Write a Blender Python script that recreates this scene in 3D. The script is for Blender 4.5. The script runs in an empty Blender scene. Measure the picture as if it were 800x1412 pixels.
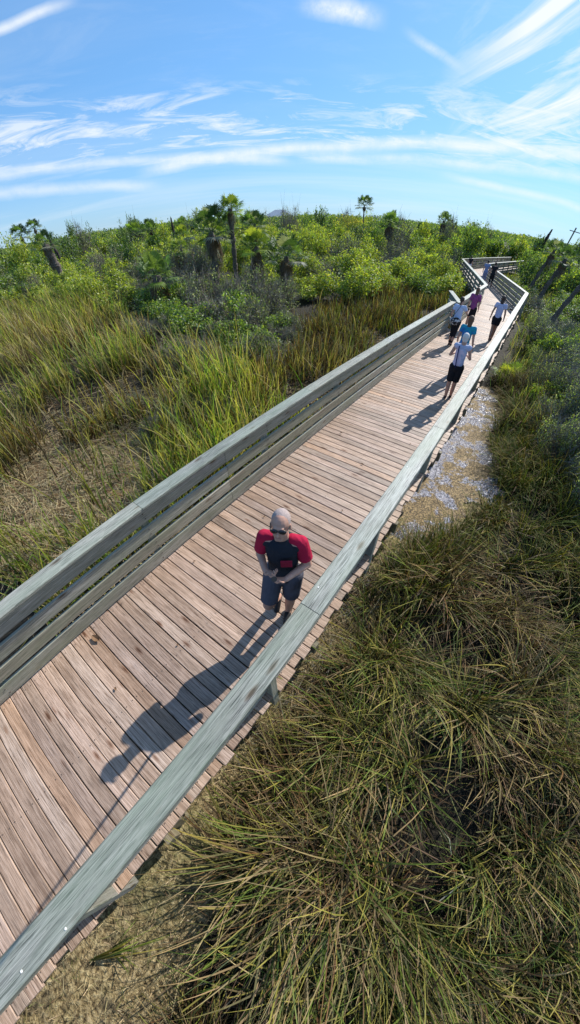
import bpy, bmesh, math, random
import numpy as np
from mathutils import Vector, Matrix
R = math.radians
random.seed(7)
rng = np.random.default_rng(11)
sc = bpy.context.scene
col = sc.collection
GZ = -0.75                      # marsh level; the deck top is z = 0, the boardwalk runs along +Y

# ------------------------------------------------------------------ helpers
def tag(o, label=None, cat=None, group=None, kind=None):
    if label: o['label'] = label
    if cat: o['category'] = cat
    if group: o['group'] = group
    if kind: o['kind'] = kind
    return o

def empty(name, loc=(0, 0, 0), rz=0.0):
    o = bpy.data.objects.new(name, None); col.objects.link(o)
    o.location = loc; o.rotation_euler = (0, 0, rz); o.empty_display_size = .2
    return o

def link(name, me, parent=None):
    o = bpy.data.objects.new(name, me); col.objects.link(o)
    if parent: o.parent = parent
    return o

def np_mesh(name, V, polys, mats, attrs=None, smooth=False, midx=None):
    """V (n,3); polys = list of (m,k) index arrays"""
    me = bpy.data.meshes.new(name)
    V = np.asarray(V, np.float32)
    me.vertices.add(len(V)); me.vertices.foreach_set('co', V.ravel())
    loops = np.concatenate([np.asarray(p, np.int32).ravel() for p in polys])
    tot = np.concatenate([np.full(len(p), np.asarray(p).shape[1], np.int32) for p in polys])
    st = np.concatenate([[0], np.cumsum(tot)[:-1]]).astype(np.int32)
    me.loops.add(len(loops)); me.loops.foreach_set('vertex_index', loops)
    me.polygons.add(len(tot)); me.polygons.foreach_set('loop_start', st)
    me.polygons.foreach_set('loop_total', tot)
    if midx is not None: me.polygons.foreach_set('material_index', np.asarray(midx, np.int32))
    me.polygons.foreach_set('use_smooth', np.full(len(tot), bool(smooth)))
    for k, a in (attrs or {}).items():
        a = np.asarray(a, np.float32)
        if a.shape[1] == 4:
            at = me.color_attributes.new(k, 'FLOAT_COLOR', 'POINT'); at.data.foreach_set('color', a.ravel())
        else:
            at = me.attributes.new(k, 'FLOAT_VECTOR', 'POINT'); at.data.foreach_set('vector', a.ravel())
    for m in (mats if isinstance(mats, (list, tuple)) else [mats]): me.materials.append(m)
    me.update(calc_edges=True)
    return me

def rgba(c): return np.concatenate([c, np.ones((len(c), 1))], 1)

# value noise on a lattice
_lat = np.random.default_rng(5).random((256, 256))
def vnoise(x, y, s=1.0):
    x = np.asarray(x) * s; y = np.asarray(y) * s
    xi = np.floor(x).astype(int); yi = np.floor(y).astype(int); fx = x - xi; fy = y - yi
    fx = fx*fx*(3-2*fx); fy = fy*fy*(3-2*fy)
    g = lambda a, b: _lat[a % 256, b % 256]
    return (g(xi, yi)*(1-fx) + g(xi+1, yi)*fx)*(1-fy) + (g(xi, yi+1)*(1-fx) + g(xi+1, yi+1)*fx)*fy
def fnoise(x, y, s=1.0, o=3):
    v = 0; a = .5; t = 0
    for i in range(o):
        v = v + a*vnoise(np.asarray(x)+17.3*i, np.asarray(y)-9.1*i, s); t += a; a *= .5; s *= 2.1
    return v/t
def inpoly(x, y, P):
    x = np.asarray(x); y = np.asarray(y); c = np.zeros(x.shape, bool); n = len(P)
    for i in range(n):
        x1, y1 = P[i]; x2, y2 = P[(i+1) % n]
        k = ((y1 > y) != (y2 > y)) & (x < (x2-x1)*(y-y1)/((y2-y1) or 1e-9)+x1)
        c ^= k
    return c

# ------------------------------------------------------------------ node materials
def newmat(name):
    m = bpy.data.materials.new(name); m.use_nodes = True
    nt = m.node_tree; nt.nodes.clear()
    out = nt.nodes.new('ShaderNodeOutputMaterial')
    return m, nt, out
class NT:
    def __init__(s, nt): s.nt = nt
    def n(s, t, **kw):
        nd = s.nt.nodes.new('ShaderNode'+t)
        for k, v in kw.items():
            if k.startswith('i_'): 
                key = k[2:].replace('_', ' ')
                nd.inputs[key].default_value = v
            else: setattr(nd, k, v)
        return nd
    def l(s, a, b): s.nt.links.new(a, b)
    def noise(s, vec, scale, detail=4, rough=.55, dist=0):
        nd = s.n('TexNoise'); nd.inputs['Scale'].default_value = scale; nd.inputs['Detail'].default_value = detail
        nd.inputs['Roughness'].default_value = rough; nd.inputs['Distortion'].default_value = dist
        if vec is not None: s.l(vec, nd.inputs['Vector'])
        return nd.outputs['Fac']
    def ramp(s, fac, stops, interp='LINEAR'):
        nd = s.n('ValToRGB'); e = nd.color_ramp.elements; nd.color_ramp.interpolation = interp
        while len(e) > 1: e.remove(e[-1])
        for i, (p, c) in enumerate(stops):
            el = e[0] if i == 0 else e.new(p)
            el.position = p; el.color = (*c, 1) if len(c) == 3 else c
        s.l(fac, nd.inputs['Fac']); return nd.outputs['Color']
    def mix(s, fac, a, b, mode='MIX'):
        nd = s.n('Mix', data_type='RGBA', blend_type=mode)
        for v, i in ((fac, 0), (a, 6), (b, 7)):
            if hasattr(v, 'links'): s.l(v, nd.inputs[i])
            else: nd.inputs[i].default_value = v if not isinstance(v, tuple) or len(v) == 4 else (*v, 1)
        return nd.outputs[2]
    def math(s, op, a, b=0.0, clamp=False):
        nd = s.n('Math', operation=op, use_clamp=clamp)
        for v, i in ((a, 0), (b, 1)):
            if hasattr(v, 'links'): s.l(v, nd.inputs[i])
            else: nd.inputs[i].default_value = v
        return nd.outputs[0]
    def vmul(s, v, m):
        nd = s.n('VectorMath', operation='MULTIPLY'); s.l(v, nd.inputs[0]); nd.inputs[1].default_value = m
        return nd.outputs[0]
    def bump(s, h, strength, dist):
        nd = s.n('Bump'); nd.inputs['Strength'].default_value = strength; nd.inputs['Distance'].default_value = dist
        s.l(h, nd.inputs['Height']); return nd.outputs['Normal']
    def bsdf(s, colr, rough=.8, normal=None, spec=.3):
        b = s.n('BsdfPrincipled')
        if hasattr(colr, 'links'): s.l(colr, b.inputs['Base Color'])
        else: b.inputs['Base Color'].default_value = (*colr, 1)
        if hasattr(rough, 'links'): s.l(rough, b.inputs['Roughness'])
        else: b.inputs['Roughness'].default_value = rough
        b.inputs['Specular IOR Level'].default_value = spec
        if normal is not None: s.l(normal, b.inputs['Normal'])
        return b.outputs[0]

def mat_plain(name, c, rough=.8, var=.12, scale=25, spec=.3, bump=.15):
    m, nt, out = newmat(name); N = NT(nt)
    tc = N.n('TexCoord').outputs['Object']
    f = N.noise(tc, scale, 5)
    lo = tuple(x*(1-var) for x in c); hi = tuple(min(1, x*(1+var)) for x in c)
    cc = N.ramp(f, [(.3, lo), (.7, hi)])
    nm = N.bump(f, bump, .01)
    N.l(N.bsdf(cc, rough, nm, spec), out.inputs[0]); return m

def mat_leaf(name, trans=.4, gloss=.05, rough=.45):
    m, nt, out = newmat(name); N = NT(nt)
    at = N.n('Attribute', attribute_name='col').outputs['Color']
    d = N.n('BsdfDiffuse'); t = N.n('BsdfTranslucent'); g = N.n('BsdfGlossy')
    N.l(at, d.inputs[0])
    tcol = N.mix(1.0, at, (1.35, 1.45, .55, 1), 'MULTIPLY')
    N.l(tcol, t.inputs[0]); g.inputs['Roughness'].default_value = rough
    g.inputs[0].default_value = (.9, .95, 1, 1)
    a = N.n('MixShader'); a.inputs[0].default_value = trans; N.l(d.outputs[0], a.inputs[1]); N.l(t.outputs[0], a.inputs[2])
    b = N.n('MixShader'); b.inputs[0].default_value = gloss; N.l(a.outputs[0], b.inputs[1]); N.l(g.outputs[0], b.inputs[2])
    N.l(b.outputs[0], out.inputs[0]); return m

def mat_wood(name, c0, c1, c2, tint=None, tintamt=0.0, crack=.5, bump=.5, rough=.62, spec=.32):
    """weathered timber; 'g' = (along grain, across, board seed)"""
    m, nt, out = newmat(name); N = NT(nt)
    g = N.n('Attribute', attribute_name='g').outputs['Vector']
    sep = N.n('SeparateXYZ'); N.l(g, sep.inputs[0])
    seed = sep.outputs['Z']
    v1 = N.vmul(g, (2.4, 78, 7.3)); v2 = N.vmul(g, (5, 230, 9.1)); v3 = N.vmul(g, (.9, 3.0, 3.7))
    n1 = N.noise(v1, 1, 5, .6, 1.2); n2 = N.noise(v2, 1, 3, .6); n3 = N.noise(v3, 1, 4, .6)
    base = N.ramp(n1, [(.32, c0), (.47, c1), (.66, c2)])
    # board to board tone
    wn = N.n('TexWhiteNoise', noise_dimensions='1D'); N.l(seed, wn.inputs['W'])
    tone = N.math('ADD', N.math('MULTIPLY', wn.outputs['Value'], .5), .74)
    tn = N.n('CombineColor'); 
    for i in range(3): N.l(tone, tn.inputs[i])
    base = N.mix(1.0, base, tn.outputs[0], 'MULTIPLY')
    warm = N.ramp(wn.outputs['Value'], [(0, (1.06, .97, .88)), (.35, (.97, .99, 1.0)), (.7, (1.04, .97, .93)), (1, (.98, 1.0, 1.04))])
    wn2 = N.n('TexWhiteNoise', noise_dimensions='1D'); N.l(N.math('ADD', seed, 31.7), wn2.inputs['W'])
    warm = N.ramp(wn2.outputs['Value'], [(0, (1.06, .90, .76)), (.3, (.98, .98, .99)), (.6, (1.04, .95, .88)), (1, (1.02, 1.0, 1.05))])
    base = N.mix(1.0, base, warm, 'MULTIPLY')
    # weather blotches
    bl = N.ramp(n3, [(.3, (.74, .72, .70)), (.6, (1.08, 1.07, 1.06))])
    base = N.mix(1.0, base, bl, 'MULTIPLY')
    # fine dark checks
    ck = N.ramp(n2, [(.36, (1-crack,)*3), (.45, (1, 1, 1))])
    base = N.mix(1.0, base, ck, 'MULTIPLY')
    # knots
    vo = N.n('TexVoronoi', feature='F1'); N.l(N.vmul(g, (1.7, 6.0, 5.3)), vo.inputs['Vector']); vo.inputs['Scale'].default_value = 1.0
    kn = N.ramp(vo.outputs['Distance'], [(.055, (.32, .22, .16)), (.10, (.68, .58, .52)), (.16, (1, 1, 1))])
    base = N.mix(1.0, base, kn, 'MULTIPLY')
    if tint:
        n4 = N.noise(N.vmul(g, (.7, 5, 1.9)), 1, 4, .6)
        f = N.ramp(n4, [(.35, (0, 0, 0)), (.65, (tintamt,)*3)])
        base = N.mix(f, base, tint)
    h = N.math('ADD', N.math('MULTIPLY', n1, .6), N.math('MULTIPLY', n2, .4))
    N.l(N.bsdf(base, rough, N.bump(h, bump, .006), spec), out.inputs[0]); return m

M = {}
M['deck'] = mat_wood('weathered_deck_wood', (.185, .125, .088), (.365, .275, .215), (.525, .42, .35), crack=.65, bump=.7, rough=.55, spec=.4)
M['rail'] = mat_wood('grey_rail_wood', (.10, .10, .085), (.26, .265, .23), (.42, .425, .39), (.22, .25, .16), .5, .75, 1.0)
M['cap'] = mat_wood('lichened_cap_wood', (.10, .108, .10), (.25, .27, .25), (.41, .43, .405), (.22, .28, .20), .45, .85, 1.0, .52, .42)
M['under'] = mat_wood('damp_under_timber', (.10, .09, .06), (.17, .16, .11), (.24, .22, .16))
M['screw'] = mat_plain('rusted_screw_steel', (.09, .07, .06), .5)
M['dropping'] = mat_plain('chalky_white', (.78, .77, .72), .9)
M['grass'] = mat_leaf('marsh_grass_blade', .48, .018, .6); M['sedge'] = mat_leaf('sawgrass_blade', .20, .015, .6)
M['leaf'] = mat_leaf('broad_leaf', .45, .03)
M['palm'] = mat_leaf('palm_leaf', .38, .03, .5)
M['dead'] = mat_leaf('dead_frond', .12, .01)
M['bark'] = mat_plain('grey_twig_bark', (.20, .18, .16), .9, .4, 30)
M['trunk'] = mat_plain('dark_fibrous_palm_trunk', (.105, .088, .075), .95, .5, 14, bump=.8)
M['char'] = mat_plain('blackened_dead_trunk', (.045, .035, .03), .95, .4, 14)

# ------------------------------------------------------------------ board builder (chamfered timbers with grain coordinates)
class Boards:
    def __init__(s): s.V = []; s.G = []; s.F4 = []; s.F8 = []; s.n = 0
    def add(s, c0, c1, w, t, side=None, ch=.004, seed=None, seg=1):
        """timber from c0 to c1 (centre line), w across 'side', t across the third axis"""
        c0 = np.array(c0, float); c1 = np.array(c1, float); d = c1-c0; L = np.linalg.norm(d); d = d/L
        if side is None: side = np.cross(d, (0, 0, 1.0)); side /= np.linalg.norm(side)
        side = np.array(side, float); side = side - d*(side@d); side /= np.linalg.norm(side)
        nz = np.cross(side, d)
        if seed is None: seed = random.random()*200
        a, b = w/2, t/2
        prof = [(-a+ch, -b), (a-ch, -b), (a, -b+ch), (a, b-ch), (a-ch, b), (-a+ch, b), (-a, b-ch), (-a, -b+ch)]
        off = random.random()*3
        for k in range(seg+1):
            q = c0 + d*L*k/seg
            for (u, v) in prof:
                s.V.append(q+side*u+nz*v); s.G.append((off+L*k/seg, u+(.37 if v < 0 else 0)+v*.8, seed))
        n = s.n
        for k in range(seg):
            for i in range(8):
                j = (i+1) % 8; s.F4.append((n+k*8+i, n+k*8+j, n+k*8+8+j, n+k*8+8+i))
        s.F8.append(tuple(n+i for i in range(8))[::-1]); s.F8.append(tuple(n+seg*8+i for i in range(8)))
        s.n += (seg+1)*8
    def build(s, name, mat, parent=None):
        me = np_mesh(name, s.V, [np.array(s.F4), np.array(s.F8)], mat, {'g': np.array(s.G)})
        bm = bmesh.new(); bm.from_mesh(me); bmesh.ops.recalc_face_normals(bm, faces=bm.faces); bm.to_mesh(me); bm.free()
        return link(name, me, parent)

# ------------------------------------------------------------------ boardwalk
PITCH = .143; Y0 = -1.4236
def seg_frame(a, b):
    a = np.array(a, float); b = np.array(b, float); d = b-a; L = np.linalg.norm(d); return a, b, d/L, L

Lpath = [(0.0, -6), (0.0, 15.0), (.30, 15.02), (.28, 22.9), (-4.55, 38.0), (-1.9, 60)]    # inner edge, left
Rpath = [(2.25, -6), (2.25, 22.35), (1.35, 27.8), (-.85, 37.2), (1.1, 56)]
walk = empty('boardwalk', (1.1, 8, 0))
tag(walk, 'weathered wooden plank boardwalk crossing the marsh and bending left far away', 'boardwalk')
def to_walk(o): 
    o.parent = walk; o.matrix_parent_inverse = Matrix.Translation((-1.1, -8, 0)); return o
bd = Boards(); screws = []
n0 = int((-5.2-Y0)/PITCH)
y = Y0+n0*PITCH; k = 0
while y < 22.6:
    c = y+PITCH/2
    x0 = -.07+random.uniform(-.01, .01) if c < 15 else .08
    x1 = 2.262+random.uniform(-.022, .022)
    if random.random() < .06: x1 -= .035
    w = PITCH-.008-random.random()*.004
    zj = random.uniform(-.0025, .0025)
    bd.add((x0, c, -.019+zj), (x1, c+random.uniform(-.004, .004), -.019+random.uniform(-.0025, .0025)), w, .036, ch=.005, seg=4)
    for sx in (.06, 1.12, 2.17):
        for sy in (-.038, .036): screws.append((sx+random.uniform(-.008, .008), c+sy+random.uniform(-.006, .006), .0035))
    y += PITCH; k += 1
# second run: turns left; third run: turns forward again
def run(la, lb, ra, rb, skip=0):
    la, lb, ra, rb = [np.array(p, float) for p in (la, lb, ra, rb)]
    L = np.linalg.norm((lb+rb)/2-(la+ra)/2); n = int(L/PITCH)
    for i in range(skip, n):
        t = (i+.5)/n; p = la+(lb-la)*t; q = ra+(rb-ra)*t; e = (p-q)/np.linalg.norm(p-q)
        d = np.array([-e[1], e[0]])
        bd.add((*(p+e*.08), -.019), (*(q-e*.05), -.019), PITCH-.012, .036, ch=.005)
run((.10, 22.25), (-4.75, 38.6), (2.2, 22.95), (-2.35, 37.5), 2)
run((-4.75, 38.65), (-2.2, 58), (-2.3, 37.6), (-.1, 58))
to_walk(bd.build('deck', M['deck']))
# screws
P = np.array(screws); a = np.linspace(0, 2*np.pi, 7)[:-1]
V = (P[:, None, :] + np.stack([.006*np.cos(a), .006*np.sin(a), 0*a], 1)[None]).reshape(-1, 3)
F = (np.arange(len(P))[:, None]*6+np.arange(6)[None])
o = to_walk(link('deck_screws', np_mesh('deck_screws', V, [F], M['screw']))); o['kind'] = 'stuff'
# structure below
sb = Boards()
for x in (.10, 1.12, 2.13): sb.add((x, -5.2, -.165), (x, 22.6, -.165), .05, .24, side=(1, 0, 0))
to_walk(sb.build('stringer', M['under']))
for yy in np.arange(-3.55, 22.5, 2.44):
    cb = Boards(); cb.add((-.22, yy, -.41), (2.27, yy, -.41), .09, .22, side=(0, 1, 0)); to_walk(cb.build('cross_beam', M['under']))
    for x in (.05, 2.12):
        pb = Boards(); pb.add((x, yy+.1, -1.4), (x, yy+.1, -.30), .15, .15, side=(1, 0, 0), ch=.02); to_walk(pb.build('pile', M['under']))
for (p, q) in (((.05, 22.6), (-4.7, 38.5)), ((2.1, 23), (-2.4, 37.5))):
    cb = Boards(); cb.add((*p, -.165), (*q, -.165), .05, .24); to_walk(cb.build('stringer', M['under']))
for t in np.linspace(.05, .95, 6):
    for (p, q) in (((.05, 22.8), (-4.6, 38)), ((2.0, 23.2), (-2.4, 37))):
        x = p[0]+(q[0]-p[0])*t; yv = p[1]+(q[1]-p[1])*t
        pb = Boards(); pb.add((x, yv, -1.4), (x, yv, -.05), .14, .14, side=(1, 0, 0), ch=.02); to_walk(pb.build('pile', M['under']))

LEV = [(.02, .225), (.285, .46), (.535, .715), (.79, .985)]
CH = 1.052     # cap centre height
def railing(label, pts, inner_sign, cap_in, cap_out, board_off, post_off, group, z_levels=LEV, post_from=.4, posts=True, group_lbl=None, flipends=(0, 0)):
    """pts: polyline of the reference line; inner_sign +1 when deck lies on the right-hand side of travel"""
    base = empty('railing', (pts[0][0], pts[0][1], 0)); inv = Matrix.Translation((-pts[0][0], -pts[0][1], 0))
    tag(base, label, 'railing', group)
    cap = Boards(); lev = [Boards() for _ in z_levels]
    for si in range(len(pts)-1):
        a, b, d, L = seg_frame(pts[si], pts[si+1]); nrm = np.array([d[1], -d[0]])*inner_sign   # towards the deck
        capw = cap_in-cap_out; cc = (cap_in+cap_out)/2
        # cap boards 3.66 m long
        s = -(2.1 if L > 15 else 0)*0; s = 0; nb = max(1, round(L/3.66)); bl = L/nb
        for i in range(nb):
            s0 = i*bl+(.002 if i else 0); s1 = (i+1)*bl-.002
            if si > 0 and i == 0: s0 -= .0
            if si < len(pts)-2 and i == nb-1: s1 += capw*.45
            p = a+d*s0+nrm*cc; q = a+d*s1+nrm*cc; j = random.uniform(-.004, .004)
            cap.add((*(p+nrm*j), CH+(.003 if si % 2 else 0)+random.uniform(-.002, .002)), (*(q+nrm*random.uniform(-.004, .004)), CH+(.003 if si % 2 else 0)+random.uniform(-.002, .002)), capw, .038, ch=.006, seg=6)
        for li, (z0, z1) in enumerate(z_levels):
            nb2 = max(1, round(L/4.27)); bl2 = L/nb2
            for i in range(nb2):
                s0 = i*bl2+.003; s1 = (i+1)*bl2-.003
                p = a+d*s0+nrm*board_off; q = a+d*s1+nrm*board_off; j = random.uniform(-.003, .003)
                lev[li].add((*p, (z0+z1)/2+j), (*q, (z0+z1)/2-j), z1-z0, .036, side=(0, 0, 1), ch=.005, seg=3)
        if posts:
            npst = max(1, round(L/2.2)); 
            for i in range(npst+1):
                if si > 0 and i == 0: continue
                s = min(max(L*i/npst, .08), L-.08); p = a+d*s+nrm*post_off
                pb = Boards(); pb.add((*p, -.45), (*p, CH-.021), .088, .088, side=(d[0], d[1], 0), ch=.006)
                o = pb.build('post', M['rail'], base); o.matrix_parent_inverse = inv
    o = cap.build('top_cap', M['cap'], base); o.matrix_parent_inverse = inv
    for b_ in lev:
        o = b_.build('rail_board', M['rail'], base); o.matrix_parent_inverse = inv
    return base, inv
railing('long four-board wooden railing along the left edge of the boardwalk, greenish cap in front', [(0, -6), (0, 14.9)], 1, .075, -.115, -.018, -.082, None)
railing('zigzag railing with a short stub, left of the far bend of the boardwalk', [(-.80, 17.5), (.18, 14.98), (.10, 22.2), (-4.75, 38.6), (-2.2, 58)], 1, .08, -.12, -.018, -.082, None)
rb, rinv = railing('long pale-capped railing on the right edge, nearest the viewer, running to the far corner', [(2.25, -6), (2.25, 22.35)], -1, .092, -.100, .10, .042, None)
railing('far right railing beyond the corner, its shaded boards facing the viewer', [(2.26, 22.40), (-2.35, 37.6), (-.2, 56)], -1, .075, -.115, -.018, -.082, None)
# droppings and splash marks on the near cap
def blob(c, r, name, parent, inv, n=14, el=1.0, z=.0015):
    bm = bmesh.new(); vs = []
    for i in range(n):
        t = 2*math.pi*i/n; rr = r*random.uniform(.7, 1.15)
        vs.append(bm.verts.new((c[0]+rr*math.cos(t)*el, c[1]+rr*math.sin(t), c[2])))
    top = bm.faces.new(vs); ext = bmesh.ops.extrude_face_region(bm, geom=[top])
    for v in ext['geom']:
        if isinstance(v, bmesh.types.BMVert): v.co.z += z
    me = bpy.data.meshes.new(name); bm.to_mesh(me); bm.free(); me.materials.append(M['dropping'])
    o = link(name, me, parent); o.matrix_parent_inverse = inv; return o
for (x, yv, r) in ((2.31, -2.16, .028), (2.24, -2.62, .026), (2.335, -2.10, .010), (2.2, -2.70, .014), (2.30, -1.75, .009), (2.33, -1.44, .008), (2.20, 1.3, .008), (2.30, 8.6, .012), (2.2, 3.4, .009)):
    blob((x, yv, CH+.0225), r, 'bird_dropping', rb, rinv)

def fallen_leaf(x, y, s, label, grp=None):
    bm = bmesh.new(); rows = []
    for i in range(7):
        t = i/6; w_ = s*.30*math.sin(math.pi*min(.97, max(.04, t)))**.8; zc = .010+s*.35*(t-.5)**2*2
        rows.append([bm.verts.new((s*(t-.5), -w_, zc+w_*.6)), bm.verts.new((s*(t-.5), 0, zc)), bm.verts.new((s*(t-.5), w_, zc+w_*.6))])
    for a_, b_ in zip(rows, rows[1:]):
        for q in (0, 1): bm.faces.new((a_[q], a_[q+1], b_[q+1], b_[q]))
    ext = bmesh.ops.extrude_face_region(bm, geom=list(bm.faces))
    for v in ext['geom']:
        if isinstance(v, bmesh.types.BMVert): v.co.z += .002
    bmesh.ops.recalc_face_normals(bm, faces=bm.faces)
    me = bpy.data.meshes.new('fallen_leaf'); bm.to_mesh(me); bm.free(); me.materials.append(M['dryleaf'])
    o = link('fallen_leaf', me); o.location = (x, y, .001); o.rotation_euler = (0, 0, random.uniform(0, 6.3)); tag(o, label, 'leaf', grp)
M['dryleaf'] = mat_plain('dry_brown_leaf', (.17, .10, .055), .8, .3, 60)
fallen_leaf(.22, -.31, .13, 'curled brown leaf on the deck beside the left railing, left of the man')
fallen_leaf(.88, -.50, .045, 'tiny dark leaf on the deck just above the shadow of the head')
for (x, y, s_) in ((1.22, 4.43, .05), (1.05, .28, .035), (.6, 2.4, .04), (1.7, 5.6, .04), (.35, 1.2, .035), (1.5, 3.2, .035), (.9, 7.2, .05), (.4, 5.1, .05)):
    fallen_leaf(x, y, s_, 'small dry leaf scrap lying on the sunlit deck boards', 'small leaf scraps on the deck')
# bolt heads on the near left railing boards
bl_ = []
lr = [o for o in bpy.data.objects if o.get('label', '').startswith('long four-board')][0]
npst = max(1, round(20.9/2.2))
for i in range(npst+1):
    yb = -6+min(max(20.9*i/npst, .08), 20.82)
    for (z0, z1) in LEV:
        for dz_ in (.28, .72): bl_.append((.0015, yb+random.uniform(-.012, .012), z0+(z1-z0)*dz_))
P = np.array(bl_); a = np.linspace(0, 2*np.pi, 9)[:-1]
ring = np.stack([0*a, .009*np.cos(a), .009*np.sin(a)], 1)
V = np.concatenate([(P[:, None]+ring[None]).reshape(-1, 3), (P[:, None]+ring[None]*.8+np.array([.005, 0, 0])).reshape(-1, 3)]); nb_ = len(P)*8
F8_ = np.arange(len(P))[:, None]*8+np.arange(8)[None]+nb_; b0_ = (np.arange(len(P))*8)[:, None]
q_ = np.arange(8)[None]; r_ = (q_+1) % 8
F4_ = np.stack([b0_+q_, b0_+r_, b0_+r_+nb_, b0_+q_+nb_], -1).reshape(-1, 4)
o = link('bolt_heads', np_mesh('bolt_heads', V, [F8_, F4_], M['screw']), lr); o.matrix_parent_inverse = Matrix.Translation((0, 6, 0)); o['kind'] = 'stuff'

# ------------------------------------------------------------------ ground
MAT_POLY = [(1.6, -4.5), (1.8, -1.0), (2.1, .0), (2.45, .1), (2.6, -.6), (2.85, -1.2), (3.15, -1.8), (3.6, -3.2), (3.6, -4.5)]
STRIP = [(1.8, -.2), (2.5, -.2), (2.72, 1.2), (2.85, 3.2), (2.8, 4.2), (1.8, 4.2)]
WATER = [(1.7, 4.0), (2.85, 3.7), (3.25, 4.6), (3.65, 6.0), (3.45, 7.4), (3.15, 8.6), (3.3, 10.0), (2.9, 11.6), (1.7, 12.2)]
LBARE = [(-6.2, 1.1), (-4.4, 3.3), (-3.0, 3.0), (-1.6, 1.9), (-1.9, .2), (-3.3, -.3), (-5.2, .1)]

def ground_z(x, y):
    h = .09*(fnoise(x, y, .35, 3)-.5) + .05*(fnoise(x+40, y, 1.9, 3)-.5)
    w = inpoly(x, y, WATER)
    near = np.exp(-((x-3)**2+(y-3)**2)/900)
    h = h*near - .02*w
    return GZ+h
def grid(x0, x1, y0, y1, st, extra=0):
    xs = np.arange(x0, x1+1e-6, st); ys = np.arange(y0, y1+1e-6, st); X, Y = np.meshgrid(xs, ys)
    return xs, ys, X, Y
M_g, nt, out = newmat('marsh_floor'); N = NT(nt)
tc = N.n('TexCoord').outputs['Object']
n1 = N.noise(tc, .9, 5, .6); n2 = N.noise(tc, 22, 5, .65); n3 = N.noise(tc, 4.5, 4, .6); n4 = N.noise(tc, 75, 3, .6)
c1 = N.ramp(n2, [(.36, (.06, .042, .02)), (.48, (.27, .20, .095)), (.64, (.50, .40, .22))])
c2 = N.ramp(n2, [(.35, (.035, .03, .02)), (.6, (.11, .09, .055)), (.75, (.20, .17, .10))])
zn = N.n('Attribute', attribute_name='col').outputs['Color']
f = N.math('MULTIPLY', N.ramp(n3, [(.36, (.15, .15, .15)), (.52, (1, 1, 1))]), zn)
c3 = N.ramp(n2, [(.35, (.008, .007, .005)), (.6, (.022, .018, .011)), (.75, (.045, .036, .02))])  # near-black floor: deep shade between the grass clumps put into the colour
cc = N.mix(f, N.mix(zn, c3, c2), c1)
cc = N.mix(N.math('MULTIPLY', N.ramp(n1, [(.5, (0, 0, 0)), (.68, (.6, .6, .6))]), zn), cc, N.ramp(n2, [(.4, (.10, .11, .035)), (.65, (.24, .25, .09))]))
h = N.math('ADD', N.math('MULTIPLY', n2, .7), N.math('MULTIPLY', n4, .3))
N.l(N.bsdf(cc, .85, N.bump(h, 1.0, .05), .25), out.inputs[0])
# near ground fine, far ground coarse - one sheet, graded
def graded(a, b, fine0, fine1, st):
    c = list(np.arange(fine0, fine1+1e-6, st)); s = st; v = c[-1]
    while v < b: s *= 1.25; v += s; c.append(v)
    s = st; v = c[0]
    while v > a: s *= 1.25; v -= s; c.insert(0, v)
    return np.array(c)
xs = graded(-2200, 2200, -9, 9, .07); ys = graded(-2200, 2200, -5, 14, .07)
X, Y = np.meshgrid(xs, ys); Z = ground_z(X, Y)
nx, ny = len(xs), len(ys); idx = np.arange(nx*ny).reshape(ny, nx)
F = np.stack([idx[:-1, :-1], idx[:-1, 1:], idx[1:, 1:], idx[1:, :-1]], -1).reshape(-1, 4)
jx = X+1.0*(fnoise(X, Y, 1.3)-.5); jy = Y+1.0*(fnoise(X+5, Y, 1.3)-.5)
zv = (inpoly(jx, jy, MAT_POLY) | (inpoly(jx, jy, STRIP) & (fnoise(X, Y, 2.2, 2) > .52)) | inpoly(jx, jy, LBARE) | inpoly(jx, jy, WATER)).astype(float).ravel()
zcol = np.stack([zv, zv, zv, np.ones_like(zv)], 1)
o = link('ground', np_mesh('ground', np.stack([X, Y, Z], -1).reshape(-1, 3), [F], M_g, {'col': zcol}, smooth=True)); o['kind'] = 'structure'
# wet marl pool beside the deck: thin water film over pale marl, glittering towards the sun
M_w, nt, out = newmat('shallow_marl_water'); N = NT(nt)
tc = N.n('TexCoord').outputs['Object']
n1 = N.noise(tc, 30, 4, .75); n2 = N.noise(tc, 9, 4, .6); n3 = N.noise(tc, 70, 3, .7)
cc = N.ramp(n1, [(.40, (.06, .06, .08)), (.5, (.22, .22, .27)), (.60, (.46, .46, .54))])  # pale marl; the blue-white flecks paint sun glitter into the base colour
n5 = N.noise(tc, 1.5, 4, .6)
alg = N.ramp(N.math('ADD', N.math('MULTIPLY', n5, .75), N.math('MULTIPLY', n2, .25)), [(.475, (0, 0, 0)), (.51, (1, 1, 1))])
cc = N.mix(alg, cc, N.ramp(n1, [(.42, (.05, .035, .018)), (.52, (.26, .18, .08)), (.62, (.42, .30, .14))]))
rg = N.ramp(alg, [(0, (.20,)*3), (1, (.75,)*3)])
hh = N.math('ADD', N.math('MULTIPLY', n1, .7), N.math('MULTIPLY', n3, .3))
N.l(N.bsdf(cc, rg, N.bump(hh, 1.0, .035), .5), out.inputs[0])
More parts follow.
